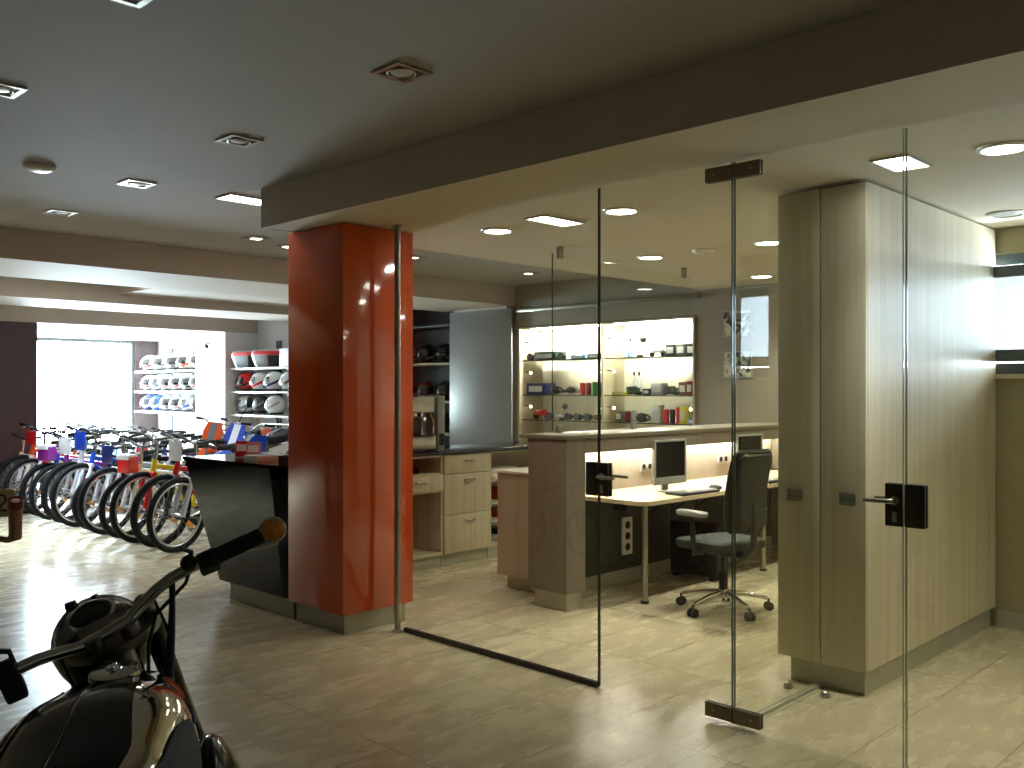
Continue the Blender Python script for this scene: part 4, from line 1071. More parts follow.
# ------------------------------------------------------------------ off-road motorcycles behind the counter
def dirt_bike(label, main, second, loc, rz, lean=-6, mirror_=False, fender_=True):
    t = thing('dirt_bike', label, 'motorcycle', loc); t.rotation_euler = (R(lean), 0, R(rz))
    r = .30
    for x in (.66, -.62):
        W = TR(x, 0, r) @ RX(R(90))
        ty = obj('wheel', B(mat=W).torus(r - .045, .045, 36, 10), M['tyre'], t)
        obj('rim', B(mat=W).torus(r - .10, .02, 32, 8), M['alloy'], ty)
        s_ = B(mat=W)
        for i in range(18):
            a = 2 * PI * i / 18
            s_.tube([(.03 * math.cos(a + .5), .03 * math.sin(a + .5), .03 * (1 if i % 2 else -1)), ((r - .1) * math.cos(a), (r - .1) * math.sin(a), 0)], .0025, 4, caps=False)
        obj('spokes', s_, M['alloy'], ty, 0)
        obj('hub', B(mat=W).cyl((0, 0, -.06), (0, 0, .06), .04, n=16), M['cast_alloy'], ty)
    k = B()
    for s in (-1, 1):
        k.tube([(.66, s * .085, r), (.50, s * .085, .62)], .026, 10).tube([(.50, s * .085, .60), (.36, s * .085, .95)], .020, 10)
    k.box(.36, .42, -.11, .11, .86, .89, .008).box(.45, .51, -.11, .11, .68, .71, .008)
    obj('fork', k, M['alloy'], t)
    f = B()
    f.tube([(.38, 0, .92), (.46, 0, .70)], .03, 10)
    for s in (-1, 1):
        f.tube([(.40, 0, .88), (.1, s * .08, .80), (-.25, s * .09, .66), (-.30, s * .09, .36), (.0, s * .08, .27), (.25, s * .06, .33), (.44, 0, .72)], .018, 8)
        f.tube([(-.25, s * .1, .36), (-.62, s * .09, r)], .022, 8).tube([(-.1, s * .07, .76), (-.62, s * .06, .80)], .014, 8)
    obj('frame', f, M['cast_alloy'], t)
    e = B().box(-.15, .2, -.11, .11, .30, .46, .03).loft([[(.05 + .07 * math.cos(a) + z * .25, .075 * math.sin(a) * kk, .44 + z) for a in [2 * PI * i / 16 for i in range(16)]] for z, kk in ((0, 1), (.03, 1.25), (.05, 1), (.08, 1.25), (.1, 1), (.13, 1.25), (.15, 1), (.19, 1.1))])
    obj('engine', e, M['cast_alloy'], t)
    rg = []
    for x, hw, zt, zb in ((.16, .10, .93, .80), (.05, .12, .95, .78), (-.08, .09, .93, .78), (-.15, .07, .89, .79)):
        rg.append([(x, hw * math.cos(a), (zt + zb) / 2 + (zt - zb) / 2 * math.sin(a)) for a in [2 * PI * i / 14 for i in range(14)]])
    obj('fuel_tank', B().loft(rg[::-1]), M['c_' + second], t)
    for s in (-1, 1):
        poly = [(.42, .70), (.45, .82), (.25, .97), (-.02, .93), (.02, .78), (.2, .60)]
        if s < 0: poly = poly
        sh = B(mat=TR(0, s * .135, 0) @ RX(R(90)))
        sh.prism([(p[0], p[1]) for p in poly][::1] if True else poly, -.008, .008)
        obj('side_shroud', sh, M['c_' + main], t, 0)
        obj('side_panel', B(mat=TR(0, s * .11, 0) @ RX(R(90))).prism([(-.15, .58), (-.10, .76), (-.60, .84), (-.62, .78), (-.35, .60)], -.006, .006), M['c_' + second], t, 0)
    rg = []
    for x, hw, z in ((.06, .07, .945), (-.05, .08, .90), (-.25, .095, .885), (-.5, .09, .90), (-.66, .06, .93)):
        rg.append([(x, y * hw, z + zz) for y, zz in ((-1, -.07), (-1, -.01), (-.7, .02), (.7, .02), (1, -.01), (1, -.07))])
    obj('seat', B().loft(rg[::-1]), M['seat_leather'], t)
    g = [[(.34 + .5 * u, v_ * (.11 - .03 * u), .70 + .06 * math.sin(PI * u) - .05 * v_ * v_ + .02 * u) for v_ in (-1, -.5, 0, .5, 1)] for u in [i / 8 for i in range(9)]]
    obj('front_fender', B().solid_patch(g, .006), M['c_' + main], t)
    g = [[(-.50 - .42 * u, v_ * (.10 - .03 * u), .865 + .10 * u - .04 * v_ * v_) for v_ in (-1, -.5, 0, .5, 1)] for u in [i / 8 for i in range(9)]]
    if fender_: obj('rear_fender', B().solid_patch(g, -.006), M['c_' + main], t)
    np_ = obj('number_plate', B(mat=TR(.475, 0, .95) @ RY(R(-22))).loft([[(x, y * k, z * k) for y, z in ((-.10, -.15), (.10, -.15), (.14, .02), (.10, .15), (-.10, .15), (-.14, .02))] for x, k in ((-.004, 1), (.006, 1))]), M['c_' + main], t, 0)
    obj('plate_stripe', B(mat=TR(.475, 0, .95) @ RY(R(-22))).box(.0062, .0085, -.05, .05, -.14, .14), M['c_' + second], np_, 0)
    h = obj('handlebar', B().tube([(.24, -.39, 1.10), (.29, -.22, 1.10), (.345, -.10, .99), (.345, .10, .99), (.29, .22, 1.10), (.24, .39, 1.10)], .013, 10).tube([(.31, -.17, 1.06), (.31, .17, 1.06)], .009, 8), M['alloy'], t)
    for s in (-1, 1):
        obj('grip', B().tube([(.235, s * .40, 1.10), (.272, s * .28, 1.10)], .019, 10), M['rubber'], h)
    if mirror_:
        obj('mirror', B().tube([(.28, .25, 1.1), (.25, .27, 1.22), (.22, .32, 1.32)], .007, 8).ball((.21, .33, 1.38), (.02, .05, .075), 16, 10), M['black_plastic'], h)
    obj('exhaust_pipe', B().tube([(.14, -.06, .5), (.24, -.10, .42), (.12, -.14, .40), (-.12, -.14, .52), (-.3, -.13, .66)], .02, 10).tube([(-.28, -.13, .65), (-.34, -.13, .68), (-.64, -.13, .78)], [.022, .04, .04], 12), M['muffler'], t)
    return t
dirt_bike('orange and grey off-road motorcycle behind the black counter', 'orange', 'grey', (-11.36, 6.16, 0), -60, mirror_=True)
dirt_bike('bright blue off-road motorcycle behind the black counter', 'blue', 'white', (-10.62, 6.12, 0), -66)

# race motorcycle at the left photo edge: tail with numbered plate and upswept muffler
hd = math.degrees(math.atan2(-.699, -.716))
c_, s_ = math.cos(R(hd)), math.sin(R(hd))
mx_, my_ = -6.025, 1.93           # top end of the muffler on the floor plan
lx_, ly_ = -1.17, .20
t = dirt_bike('bronze-muffled race motorcycle with a cream number plate, at the left photo edge', 'black', 'cream', (mx_ - (c_ * lx_ - s_ * ly_), my_ - (s_ * lx_ + c_ * ly_), 0), hd, 0, False, False)
mf = obj('upswept_muffler', B().tube([(-.62, .135, .62), (-.95, .17, .60), (-1.07, .17, .59), (-1.118, .18, .61), (-1.162, .26, .80)], [.016, .018, .02, .037, .039], 20), M['muffler'], t)
obj('muffler_tip', B(mat=TR(-1.162, .26, .80) @ RX(R(-22)) @ RY(R(-12))).lathe([(.041, 0), (.046, .004), (.046, .05), (.040, .052), (.033, .050), (.033, .006), (0, .006)], 24), M['c_dark red'], mf)
obj('muffler_core', B(mat=TR(-1.170, .275, .838) @ RX(R(-22)) @ RY(R(-12))).lathe([(0, .004), (.024, .004), (.024, 0)], 18), M['c_cream'], mf)
sp2 = obj('side_number_plate', B(mat=TR(-1.04, .185, .815) @ RX(R(90))).loft([[(x * k, y * k, z) for x, y in rrect(.085, .085, .03)] for z, k in ((-.004, 1), (.004, 1))][::-1]), M['cream_plate'], t, 0)
dg = []
for i in range(9):
    a = R(170 - 205 * i / 8); dg.append((.026 * math.cos(a), .022 + .026 * math.sin(a), .007))
dg += [(-.026, -.045, .007), (.03, -.045, .007)]
obj('numeral', B(mat=TR(-1.04, .185, .815) @ RX(R(90)) @ RY(R(180)) ).tube(dg, .006, 6), M['ink'], sp2)
obj('tail_cover', B().loft([[(x, y * w_, z + zz) for y, zz in ((-1, -.05), (-1, .03), (0, .06), (1, .03), (1, -.05))] for x, w_, z in ((-.45, .15, .84), (-.72, .15, .83), (-.94, .12, .83))][::-1]), M['moto_black'], t)

# leaflets, tray and magazines on the black counter
def leaflet_stack(x, y, rz, m, m2, label, d=(.15, .21, .05), name='leaflet_stack', cat='leaflets'):
    t = thing(name, label, cat, (x, y, 1.0005), rz)
    n = 4
    for i in range(n):
        rr = random.Random(i * 7 + int(x * 100)); o_ = rr.uniform(-.008, .008)
        obj('sheaf', B().box(-d[0] / 2 + o_, d[0] / 2 + o_, -d[1] / 2, d[1] / 2, i * d[2] / n, (i + 1) * d[2] / n - .0008), m if i % 2 == 0 else M['paper'], t, 0)
    obj('cover_print', B().box(-d[0] * .35, d[0] * .35, -d[1] * .3, d[1] * .3, d[2] - .0007, d[2] + .0006), m2, t, 0)
def leaflet_holder(x, y, rz, m, label):
    t = thing('leaflet_holder', label, 'leaflets', (x, y, 1.0005), rz)
    obj('stand', B().box(-.06, .06, -.05, .05, 0, .006).box(-.06, .06, .035, .041, .006, .09).box(-.06, .06, -.05, -.046, .006, .05), M['glass_clear'], t, 0)
    obj('leaflets', B(mat=TR(0, -.01, .006) @ RX(R(-10))).box(-.05, .05, -.02, .01, 0, .115, .001), m, t, 0)
    obj('cover_print', B(mat=TR(0, -.01, .006) @ RX(R(-10))).box(-.04, .04, -.0212, -.0202, .04, .09), M['paper'], t, 0)
leaflet_holder(-6.2, 3.50, R(50), M['c_red'], 'stand of red leaflets on the black counter')
leaflet_holder(-6.04, 3.50, R(45), M['c_pink'], 'stand of pink and white leaflets right of the red ones')
leaflet_stack(-5.86, 3.47, R(4), M['paper'], M['c_pale blue'], 'pile of white brochures on the black counter', (.16, .22, .04), 'brochure_stack', 'brochures')
t = thing('document_tray', 'flat black tray on the counter next to the red column', 'tray', (-5.5, 3.62, 1.0005), R(0))
obj('bottom', B().box(-.13, .13, -.17, .17, 0, .008), M['black_plastic'], t, 0)
obj('rim', B().box(-.13, .13, -.17, -.162, .008, .045).box(-.13, .13, .162, .17, .008, .045).box(-.13, -.122, -.162, .162, .008, .045).box(.122, .13, -.162, .162, .008, .045), M['black_plastic'], t, 0)
obj('papers', B().box(-.11, .11, -.15, .15, .0085, .03), M['c_brown'], t, 0)

# ------------------------------------------------------------------ helmets, shelves
def helmet():
    t = thing('motorcycle_helmet', 'x', 'helmet')
    def fn(x, y, z):
        if z < 0:
            k = 1 - .22 * z * z; x = x * k + (.12 * -z if x > 0 else .0); y *= 1 - .20 * z * z
            z = max(z, -.86)
        return x, y, z
    obj('shell', B().ball((0, 0, .135), (.155, .118, .135), 24, 16, fn), M['c_white'], t)
    g = []
    for i in range(7):
        el = R(-16 + 44 * i / 6); row = []
        for j in range(13):
            az = R(-72 + 144 * j / 12)
            row.append((.158 * math.cos(el) * math.cos(az) + (.012 if el < 0 else 0), .121 * math.cos(el) * math.sin(az), .135 + .137 * math.sin(el)))
        g.append(row)
    obj('visor', B().solid_patch([r_[::-1] for r_ in g], .004), M['visor'], t)
    for s in (-1, 1):
        g = []
        for i in range(5):
            row = []
            for j in range(9):
                az = R(30 + 120 * j / 8); el = R(-38 + 14 * i / 4 + 50 * (j / 8) ** 1.5)
                row.append((.1565 * math.cos(el) * math.cos(az), s * .1195 * math.cos(el) * math.sin(az), .135 + .1365 * math.sin(el)))
            g.append(row)
        obj('stripe', B().solid_patch(g if s < 0 else [r_[::-1] for r_ in g], .003), M['c_red'], t)
    obj('base_trim', B(mat=TR(.006, 0, .020) @ Matrix.Diagonal((1.2, .90, 1, 1))).torus(.098, .010, 24, 8), M['rubber'], t)
    obj('chin_vent', B().box(.150, .170, -.035, .035, .055, .075, .006), M['c_black'], t)
    return t
hproto = helmet(); first = [True]
def put_helmet(x, y, z, rz, shell, stripe, label, group=None, s=1.0):
    t = hproto if first[0] else copy_tree(hproto); first[0] = False
    t.location = (x, y, z + .001); t.rotation_euler = (0, 0, rz); t.scale = (s, s, s)
    for o in walk(t):
        n = base(o.name)
        if n == 'shell': paint(o, M['c_' + shell])
        if n == 'stripe': paint(o, M['c_' + stripe])
    tag(t, label, 'helmet', group)
def rack(label, x0, x1, y0, zs, ups):
    t = thing('helmet_shelving', label, 'shelving', ((x0 + x1) / 2, 7.58, 0))
    for x in ups:
        obj('upright_rail', B(t.location).box(x - .02, x + .02, 7.57, 7.599, .3, 2.25).box(x + .06, x + .10, 7.57, 7.599, .3, 2.25), M['dark_shelf'], t, 0)
    for z in zs:
        obj('shelf_board', B(t.location).box(x0, x1, y0, 7.565, z - .028, z, .002), M['white_plastic'], t)
        bk = B(t.location)
        for x in ups:
            bk.box(x - .008, x + .008, 7.2, 7.568, z - .05, z - .0285)
        obj('bracket', bk, M['grey_plastic'], t, 0)
ZH = (1.13, 1.48, 1.835)
rack('white helmet shelves beside the big window', -16.4, -13.98, 7.12, (.75,) + ZH, (-16.0, -15.1, -14.3))
rack('white helmet shelves between the pillar and the red column', -12.98, -10.9, 7.12, ZH, (-12.4, -11.5))
LV = {1.835: 'top', 1.48: 'middle', 1.13: 'lower'}
rh = random.Random(11)
W1 = {1.835: [('white', 'red'), ('white', 'grey'), ('silver', 'grey'), ('white', 'orange'), ('white', 'silver')],
      1.48: [('white', 'red'), ('white', 'blue'), ('silver', 'brown'), ('white', 'pink'), ('white', 'black'), ('silver', 'red')],
      1.13: [('navy', 'silver'), ('blue', 'white'), ('silver', 'navy'), ('white', 'pink'), ('white', 'blue'), ('black', 'grey')]}
for z, row in W1.items():
    n = len(row)
    for i, (a, b_) in enumerate(row):
        x = -16.2 + 1.85 * i / (n - 1)
        put_helmet(x, 7.33, z, R(-100 + rh.uniform(-30, 30)), a, b_, '%s helmet with %s stripe, %s from the left on the %s shelf by the window' % (a, b_, ORD[i], LV[z]), 'helmets on the shelves by the window', 1.08)
W2 = {1.48: [('red', 'black'), ('white', 'red'), ('white', 'navy'), ('white', 'brown'), ('silver', 'black')],
      1.13: [('white', 'grey'), ('black', 'grey'), ('white', 'silver')]}
for z, row in W2.items():
    for i, (a, b_) in enumerate(row):
        x = -12.86 + .40 * i
        put_helmet(x, 7.34, z, R(-150 + rh.uniform(-25, 25)), a, b_, '%s helmet with %s stripe, %s from the pillar on the %s shelf before the column' % (a, b_, ORD[i], LV[z]), 'helmets on the shelves before the column', 1.08)
# dark helmets in the niche shelving of the office
for i, (a, b_) in enumerate([('silver', 'blue'), ('black', 'silver'), ('black', 'grey')]):
    put_helmet(-10.08 + .40 * i, 8.24, 1.86, R(-70), a, b_, '%s helmet with %s stripe, %s from the left on the top niche shelf' % (a, b_, ORD[i]), 'helmets in the niche')
for i, (a, b_) in enumerate([('brown', 'silver'), ('dark red', 'silver'), ('black', 'red')]):
    put_helmet(-10.08 + .40 * i, 8.24, 1.35, R(-60), a, b_, '%s helmet with %s stripe, %s from the left on the middle niche shelf' % (a, b_, ORD[i]), 'helmets in the niche')
for i, (a, b_) in enumerate([('black', 'silver'), ('grey', 'black'), ('black', 'grey')]):
    put_helmet(-10.08 + .40 * i, 8.24, .93, R(-60), a, b_, '%s helmet with %s stripe, %s from the left on the lowest niche shelf' % (a, b_, ORD[i]), 'helmets in the niche')
def top_case(x, y, z, label):
    t = thing('top_case', label, 'luggage case', (x, y, z + .001), R(-75))
    pl_ = rrect(.20, .25, .12)
    obj('lower_shell', B().loft([[(px_ * k, py_ * k, zz) for px_, py_ in pl_] for zz, k in ((0, .72), (.03, .82), (.13, .96), (.17, 1))]), M['c_black'], t)
    obj('lid', B().loft([[(px_ * k, py_ * k, zz) for px_, py_ in pl_] for zz, k in ((.172, 1), (.21, .99), (.245, .92), (.265, .75), (.272, .4))]), M['c_silver'], t)
    obj('reflector', B().loft([[(px_ * k * 1.008, py_ * k * 1.008, zz) for px_, py_ in pl_ if True] for zz, k in ((.172, .99), (.205, 1.0), (.232, .955))]), M['c_red'], t)
top_case(-12.66, 7.27, 1.835, 'black luggage case with red band, nearer the pillar on the top shelf')
top_case(-12.08, 7.27, 1.835, 'black luggage case with red band, second on the top shelf before the column')
carton(-11.55, 7.36, 1.8355, (.3, .35, .26), M['c_white'], 'plain white carton on the top shelf next to the luggage cases')
# hanging garments on a rail under those shelves
hr = thing('garment_rail', 'steel garment rail below the helmet shelves before the column', 'rail', (-11.5, 7.05, 0))
obj('bar', B(hr.location).tube([(-12.3, 7.26, 1.0), (-10.8, 7.26, 1.0)], .012, 10), M['steel'], hr)
for x in (-12.28, -10.82):
    obj('post', B(hr.location).tube([(x, 7.26, .995), (x, 7.26, .02)], .012, 10).box(x - .02, x + .02, 7.05, 7.45, 0, .02), M['steel'], hr)
for i, cc in enumerate(['black', 'white', 'navy', 'grey', 'brown', 'white', 'red', 'black']):
    x = -11.9 + i * .115
    t = thing('hanging_jacket', '%s jacket, %s from the left on the garment rail' % (cc, ORD[i]), 'jacket', (x, 7.26, .41), 0, 'jackets on the garment rail')
    rg = []
    for z, wy, wx in ((0, .20, .036), (.2, .21, .034), (.42, .23, .034), (.49, .17, .026), (.53, .06, .02)):
        rg.append([(wx * math.sin(a), wy * math.cos(a), z) for a in [2 * PI * q / 16 for q in range(16)]][::-1])
    obj('jacket_body', B().loft(rg), M['c_' + cc], t)
    obj('hanger_hook', B().tube([(0, 0, .525), (0, .02, .55), (0, .022, .59), (0, .012, .61), (0, -.004, .614), (0, -.018, .604)], .003, 6), M['steel'], t)
    for s in (-1, 1):
        obj('sleeve', B().tube([(0, s * .17, .47), (0, s * .235, .36), (0, s * .25, .1)], [.03, .036, .03], 10), M['c_' + cc], t)
cv = thing('security_camera', 'small security camera high on the white pillar', 'camera', (-13.45, 7.0, 2.2))
obj('wall_mount', B().tube([(0, .039, .03), (0, -.03, .03), (0, -.05, .0)], .014, 8), M['grey_plastic'], cv)
obj('camera_body', B().tube([(-.09, -.08, .01), (.12, -.09, -.03)], .035, 14), M['grey_plastic'], cv)
obj('lens', B().tube([(.12, -.09, -.03), (.14, -.092, -.034)], .028, 14), M['black_plastic'], cv)

# ------------------------------------------------------------------ vintage motorcycle in the foreground
vm = thing('vintage_motorcycle', 'black vintage motorcycle with chrome-sided tank in the foreground', 'motorcycle', (-1.784, .957, 0))
vm.rotation_euler = (R(-12), 0, R(143))
def lerp(tab, t_):
    for (a, va), (b_, vb) in zip(tab, tab[1:]):
        if t_ <= b_:
            k = (t_ - a) / (b_ - a); k = k * k * (3 - 2 * k); return va + (vb - va) * k
    return tab[-1][1]
TL = .60
def tank_pt(u, a, off=0.0):
    """u 0 front .. 1 rear; a angle around, 0 = left side, 90 = top, 180 = right side"""
    hw = lerp([(0, .07), (.10, .138), (.32, .170), (.6, .165), (.85, .12), (1, .06)], u) + off
    zt = lerp([(0, .925), (.08, .965), (.35, .975), (.7, .935), (1, .86)], u) + off
    zb = lerp([(0, .80), (.15, .72), (.5, .70), (.85, .73), (1, .78)], u) - off
    c, s = math.cos(R(a)), math.sin(R(a)); e = 2 / 2.5
    y = hw * abs(c) ** e * (1 if c >= 0 else -1); z = (zt + zb) / 2 + (zt - zb) / 2 * abs(s) ** e * (1 if s >= 0 else -1)
    return (-.045 - TL * u, y, z)
US = [0, .02, .05, .09, .14, .2, .27, .35, .43, .52, .61, .7, .78, .85, .91, .96, 1]
obj('fuel_tank', B().loft([[tank_pt(u, a) for a in range(0, 360, 10)] for u in US], True), M['moto_black'], vm, 60)
tk = [o for o in vm.children if base(o.name) == 'fuel_tank'][0]
for s in (0, 1):
    def PA(u, a, off):
        return tank_pt(u, 180 - a if s else a, off)
    g = []
    for i in range(25):
        u = .03 + .90 * i / 24
        hi = 62 * (1 - .55 * (max(0, u - .35) / .6) ** 1.3) * min(1, .55 + u * 4); lo_ = -34 * min(1, .4 + u * 3)
        g.append([PA(u, lo_ + (hi - lo_) * j / 12, .0015) for j in range(13)])
    if s: g = [r_[::-1] for r_ in g]
    obj('chrome_side_panel', B().solid_patch(g, .002), M['chrome'], tk, 60, label='chrome side panel')
    g = []
    for i in range(15):
        v_ = -1 + 2 * i / 14; hw_ = math.sqrt(max(0, 1 - v_ * v_)) ** .7
        g.append([PA(.57 + .25 * v_, -2 + 2 + (q * 26) * hw_ - 2, .0045) for q in [j / 6 - 1 + j / 6 for j in range(7)]])
    if s: g = [r_[::-1] for r_ in g]
    obj('knee_pad', B().solid_patch(g, .006), M['rubber'], tk, 60, label='black rubber knee pad')
    g = []
    for i in range(9):
        q = i / 8; w_ = 1 - abs(q - .35) / .65 if q > .35 else q / .35 * .6 + .4
        g.append([PA(.14 + .16 * q, 8 + 14 * jj * w_, .0045) for jj in (-1, -.5, 0, .5, 1)])
    if s: g = [r_[::-1] for r_ in g]
    obj('badge', B().solid_patch(g, .002), M['blue_enamel'], tk, 60, label='small blue enamel badge')
ridge = [tank_pt(u, 90, .001) for u in US[2:-1]]
obj('tank_seam', B().tube(ridge, .004, 8), M['moto_black'], tk)
cp = tank_pt(.16, 62)
obj('filler_cap', B(mat=TR(-.13, -.025, .962) @ RX(R(8)) @ RY(R(-6)) @ Matrix.Diagonal((1.15, 1.15, .8, 1))).lathe([(0, .030), (.012, .030), (.013, .026), (.036, .024), (.041, .020), (.042, .008), (.030, .006), (.030, -.02)], 32), M['chrome'], tk)
obj('wing_nut', B(mat=TR(-.13, -.025, .962) @ RX(R(8)) @ RY(R(-6)) @ Matrix.Diagonal((1.15, 1.15, .8, 1))).box(-.016, .016, -.004, .004, .029, .037, .002), M['chrome'], tk)

S_ = TR(0, 0, .99) @ RY(R(-25)) @ RZ(R(20))
k = B(mat=S_)
for s in (-1, 1):
    k.tube([(.055, s * .078, .02), (.055, s * .078, -.35)], .023, 14).tube([(.055, s * .078, -.33), (.075, s * .078, -.73)], .021, 12)
obj('front_fork', k, M['moto_black'], vm)
rr2 = [(.035 + .062 * math.cos(R(a)), .098 * math.sin(R(a))) for a in range(0, 360, 12)]
b = B(mat=S_).loft([[(x, y, z) for x, y in rr2] for z in (.0, .022)])
b.lathe([(0, .022), (.02, .022), (.02, .03), (.014, .036), (0, .038)], 6, TR(.045, 0, 0)).lathe([(.03, 0), (.032, -.18)], 16)
for s in (-1, 1):
    b.lathe([(.02, .02), (.022, .045), (.014, .055), (0, .055)], 14, TR(.055, s * .078, 0))
    b.tube([(.0, s * .035, .02), (.0, s * .035, .05)], .019, 12)
obj('top_yoke', b, M['cast_alloy'], vm)
BR = RX(R(-9.5))
def barpts(s):
    return [BR @ Vector(q) for q in ((.0, 0, .045), (.002, s * .05, .047), (.0, s * .085, .062), (-.004, s * .125, .078), (-.008, s * .16, .086), (-.014, s * .20, .088), (-.026, s * .255, .088), (-.05, s * .355, .090))]
hb_ = obj('handlebar', B(mat=S_).tube(barpts(1)[::-1] + barpts(-1)[1:], .0125, 14), M['chrome'], vm)
for s, nm in ((1, 'left'), (-1, 'right')):
    p = [Vector(q) for q in barpts(s)]
    d = (p[-1] - p[-2]).normalized()
    gp = obj('grip', B(mat=S_).tube([p[-2] + d * .0, p[-2] + d * .004, p[-1] - d * .002, p[-1]], [.021, .0175, .0175, .0195], 16), M['rubber'], hb_)
    cl = B(mat=S_).tube([p[-2] - d * .035, p[-2] - d * .003], .0215, 14).box(-.012, .012, -.02, .02, -.028, .0, .004, TR(*(p[-2] - d * .02)))
    obj('lever_clamp', cl, M['black_plastic'], hb_)
    q0 = p[-2] - d * .02
    lv = B(mat=S_).tube([q0 + Vector((.02, 0, -.012)), q0 + Vector((.045, s * .03, -.03)), q0 + Vector((.05, s * .08, -.042)), q0 + Vector((.035, s * .13, -.048)), q0 + Vector((.03, s * .155, -.046))], [.008, .0075, .0065, .006, .008], 10)
    obj('brake_lever' if s < 0 else 'clutch_lever', lv, M['chrome'] if s < 0 else M['black_plastic'], hb_)
    if s < 0:
        EM = S_ @ TR(*(p[-1] + d * .022)) @ RZ(R(-9)) @ RY(R(-55))
        am = obj('bar_end_indicator', B(mat=EM).lathe([(.0, -.022), (.018, -.02), (.027, -.012), (.0275, .012), (.025, .014), (.025, .008), (0, .008)], 28), M['chrome'], hb_)
        obj('amber_lens', B(mat=EM).lathe([(.0245, .0085), (.023, .016), (.015, .021), (0, .0225)], 28), M['amber'], am)
    if s < 0:
        obj('choke_lever', B(mat=S_).tube([p[-3] + Vector((.0, 0, .01)), p[-3] + Vector((.012, -.012, .028)), p[-3] + Vector((.004, .006, .05))], [.008, .006, .004], 8).ball(p[-3] + Vector((0, 0, .012)), .018, 14, 10), M['black_plastic'], hb_)
    else:
        obj('switch_block', B(mat=S_).box(-.02, .02, -.02, .02, -.05, .03, .006, TR(*(p[-3] + Vector((.0, -.02, 0))))), M['black_plastic'], hb_)
        up = Vector((0, -.208, .978)); q = S_ @ p[-3]
        obj('mirror_stalk', B().tube([q + Vector((0, -.03, 0)), q + up * .03 + Vector((0, -.03, 0)), q + up * .052 + Vector((.005, -.02, 0)), q + up * .066 + Vector((.02, .05, 0)), q + up * .09 + Vector((.05, .22, 0))], .0055, 8).ball(q + up * .10 + Vector((.055, .26, 0)), (.015, .05, .04), 14, 10), M['black_plastic'], hb_)
dn = Vector((0, .208, -.978))
a0 = S_ @ barpts(-1)[4]; a1 = S_ @ barpts(-1)[5]
obj('throttle_cable', B().tube([a1, a1 + dn * .03 + Vector((0, .01, 0)), a0 + dn * .07 + Vector((.01, .035, 0)), a0 + dn * .13 + Vector((.01, .05, 0)), a0 + dn * .22 + Vector((.01, .05, 0))], .004, 8), M['rubber'], hb_)
obj('cable_sleeve', B().tube([a0 + dn * .01, a0 + dn * .06, a0 + dn * .12 + Vector((-.01, 0, 0)), a0 + dn * .21 + Vector((-.03, 0, 0))], [.006, .0065, .008, .010], 10), M['rubber'], hb_)
# headlamp with an instrument set in the top of its shell
HL = S_ @ TR(.175, .025, -.10) @ RY(R(22))
hl = obj('headlamp', B(mat=HL @ RY(R(90))).lathe([(0, -.115), (.035, -.110), (.068, -.09), (.092, -.05), (.102, .0), (.104, .04), (.100, .045)], 36), M['moto_black'], vm)
obj('lamp_rim', B(mat=HL @ RY(R(90)) @ TR(0, 0, .045)).torus(.099, .008, 36, 10), M['chrome'], hl)
obj('lamp_glass', B(mat=HL @ RY(R(90))).lathe([(.095, .046), (.07, .062), (.035, .070), (0, .072)], 32), M['lens_off'], hl)
obj('speedometer', B(mat=HL @ TR(-.045, 0, .082) @ RY(R(-28)) @ Matrix.Diagonal((1.0, 1.15, 1, 1))).lathe([(.044, -.01), (.046, .006), (.040, .009), (.038, .004), (0, .004)], 32), M['chrome'], hl)
obj('dial_face', B(mat=HL @ TR(-.045, 0, .082) @ RY(R(-28)) @ Matrix.Diagonal((1.0, 1.15, 1, 1))).lathe([(.0375, .0045), (0, .0055)], 28), M['screen'], hl)
obj('lamp_switch', B(mat=HL @ TR(.02, .03, .098)).lathe([(0, .02), (.012, .02), (.014, .01), (.014, -.01)], 16), M['moto_black'], hl)
obj('warning_lamp', B(mat=HL @ TR(.04, -.02, .09)).lathe([(0, .018), (.008, .018), (.008, -.01)], 12), M['moto_black'], hl)
for s in (-1, 1):
    obj('lamp_bracket', B(mat=S_).box(.06, .17, s * .104 - .004, s * .104 + .004, -.10, -.03, .003), M['moto_black'], hl)
# wheels, fenders, engine, seat
fwc = S_ @ Vector((.075, 0, -.735))
def road_wheel(mt):
    W = mt @ RX(R(90))
    ty = obj('wheel', B(mat=W).torus(.275, .045, 40, 12), M['tyre'], vm)
    obj('rim', B(mat=W).torus(.225, .018, 40, 8), M['chrome'], ty)
    s__ = B(mat=W)
    for i in range(20):
        a = 2 * PI * i / 20
        s__.tube([(.05 * math.cos(a + .6), .05 * math.sin(a + .6), .03 * (1 if i % 2 else -1)), (.22 * math.cos(a), .22 * math.sin(a), 0)], .002, 4, caps=False)
    obj('spokes', s__, M['chrome'], ty, 0)
    obj('hub', B(mat=W).cyl((0, 0, -.06), (0, 0, .06), .07, n=20), M['cast_alloy'], ty)
SR = S_.to_3x3().to_4x4()
road_wheel(TR(fwc.x, fwc.y, .321) @ RZ(R(18)))
road_wheel(TR(-1.02, 0, .321))
def fender(mt, a0, a1, nm):
    g = []
    for i in range(21):
        a = R(a0 + (a1 - a0) * i / 20); row = []
        for j in range(9):
            q = -1 + j / 4; rr_ = .350 - .035 * q * q
            row.append((rr_ * math.cos(a), .072 * q, rr_ * math.sin(a)))
        g.append(row)
    obj(nm, B(mat=mt).solid_patch(g, .003), M['moto_black'], vm, 60)
fender(TR(fwc.x, fwc.y, .321) @ RZ(R(18)), 20, 165, 'front_fender')
fender(TR(-1.02, 0, .321), 15, 190, 'rear_fender')
fr = B()
fr.tube([(.02, 0, .94), (.12, 0, .72)], .035, 14)
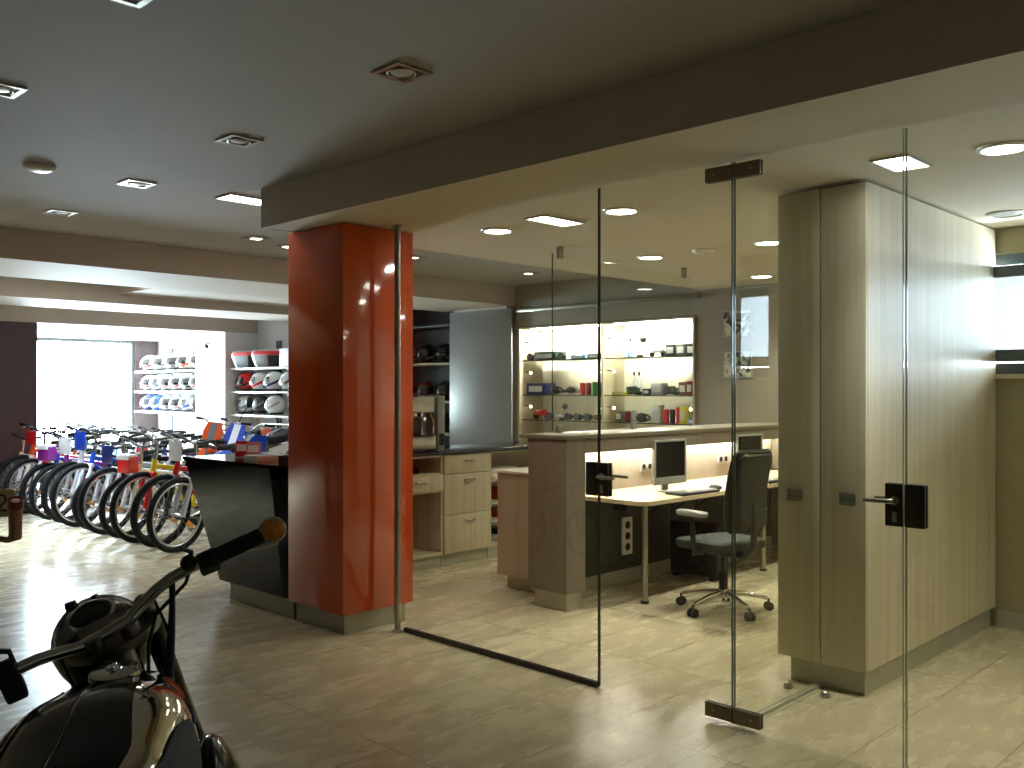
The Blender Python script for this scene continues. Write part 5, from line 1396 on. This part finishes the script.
fr.tube([(.03, 0, .90), (-.1, 0, .80), (-.65, 0, .76), (-.72, 0, .66), (-1.02, .1, .33)], .022, 10).tube([(.09, 0, .76), (.0, 0, .40), (-.1, 0, .22), (-.6, 0, .22), (-.72, 0, .62)], .022, 10)
fr.tube([(-.6, -.09, .28), (-1.02, -.1, .321)], .02, 10).tube([(-.72, -.05, .66), (-1.02, -.1, .34)], .018, 10)
obj('frame', fr, M['moto_black'], vm)
en = B().box(-.48, -.06, -.11, .11, .24, .43, .05)
en.lathe([(0, -.15), (.10, -.15), (.115, -.12), (.115, .12), (.10, .15), (0, .15)], 28, TR(-.28, 0, .35) @ RX(R(90)))
obj('crankcase', en, M['cast_alloy'], vm)
cy_ = B()
for i in range(9):
    z = .44 + i * .024
    cy_.box(-.30, -.10, -.095, .095, z, z + .010, .004)
cy_.box(-.26, -.14, -.06, .06, .43, .66)
obj('cylinder_fins', cy_, M['cast_alloy'], vm)
obj('side_cover', B().ball((-.17, -.175, .62), (.13, .05, .20), 24, 14), M['moto_black'], vm)
obj('cover_trim', B().tube([(-.24 + .06 * math.cos(R(a)), -.215, .66 + .10 * math.sin(R(a))) for a in range(20, 160, 12)], .005, 8), M['chrome'], vm)
obj('exhaust_pipe', B().tube([(-.10, -.07, .58), (-.02, -.12, .52), (-.02, -.15, .35), (-.12, -.16, .25), (-.5, -.16, .24)], .021, 12).tube([(-.48, -.16, .24), (-.55, -.16, .245), (-1.15, -.17, .30), (-1.3, -.17, .31)], [.022, .042, .046, .02], 14), M['chrome'], vm)
rg = []
for x, hw, zt in ((-.66, .09, .80), (-.72, .13, .815), (-.85, .155, .80), (-1.0, .15, .81), (-1.12, .11, .83), (-1.18, .05, .82)):
    rg.append([(x, y * hw, zt + zz) for y, zz in ((-1, -.07), (-1, -.015), (-.75, .01), (0, .0), (.75, .01), (1, -.015), (1, -.07), (0, -.08))])
obj('saddle', B().loft(rg[::-1]), M['seat_leather'], vm)
obj('side_stand', B().tube([(-.35, .1, .24), (-.33, .22, .08), (-.32, .245, .056)], .012, 8), M['moto_black'], vm)
bpy.context.view_layer.update()
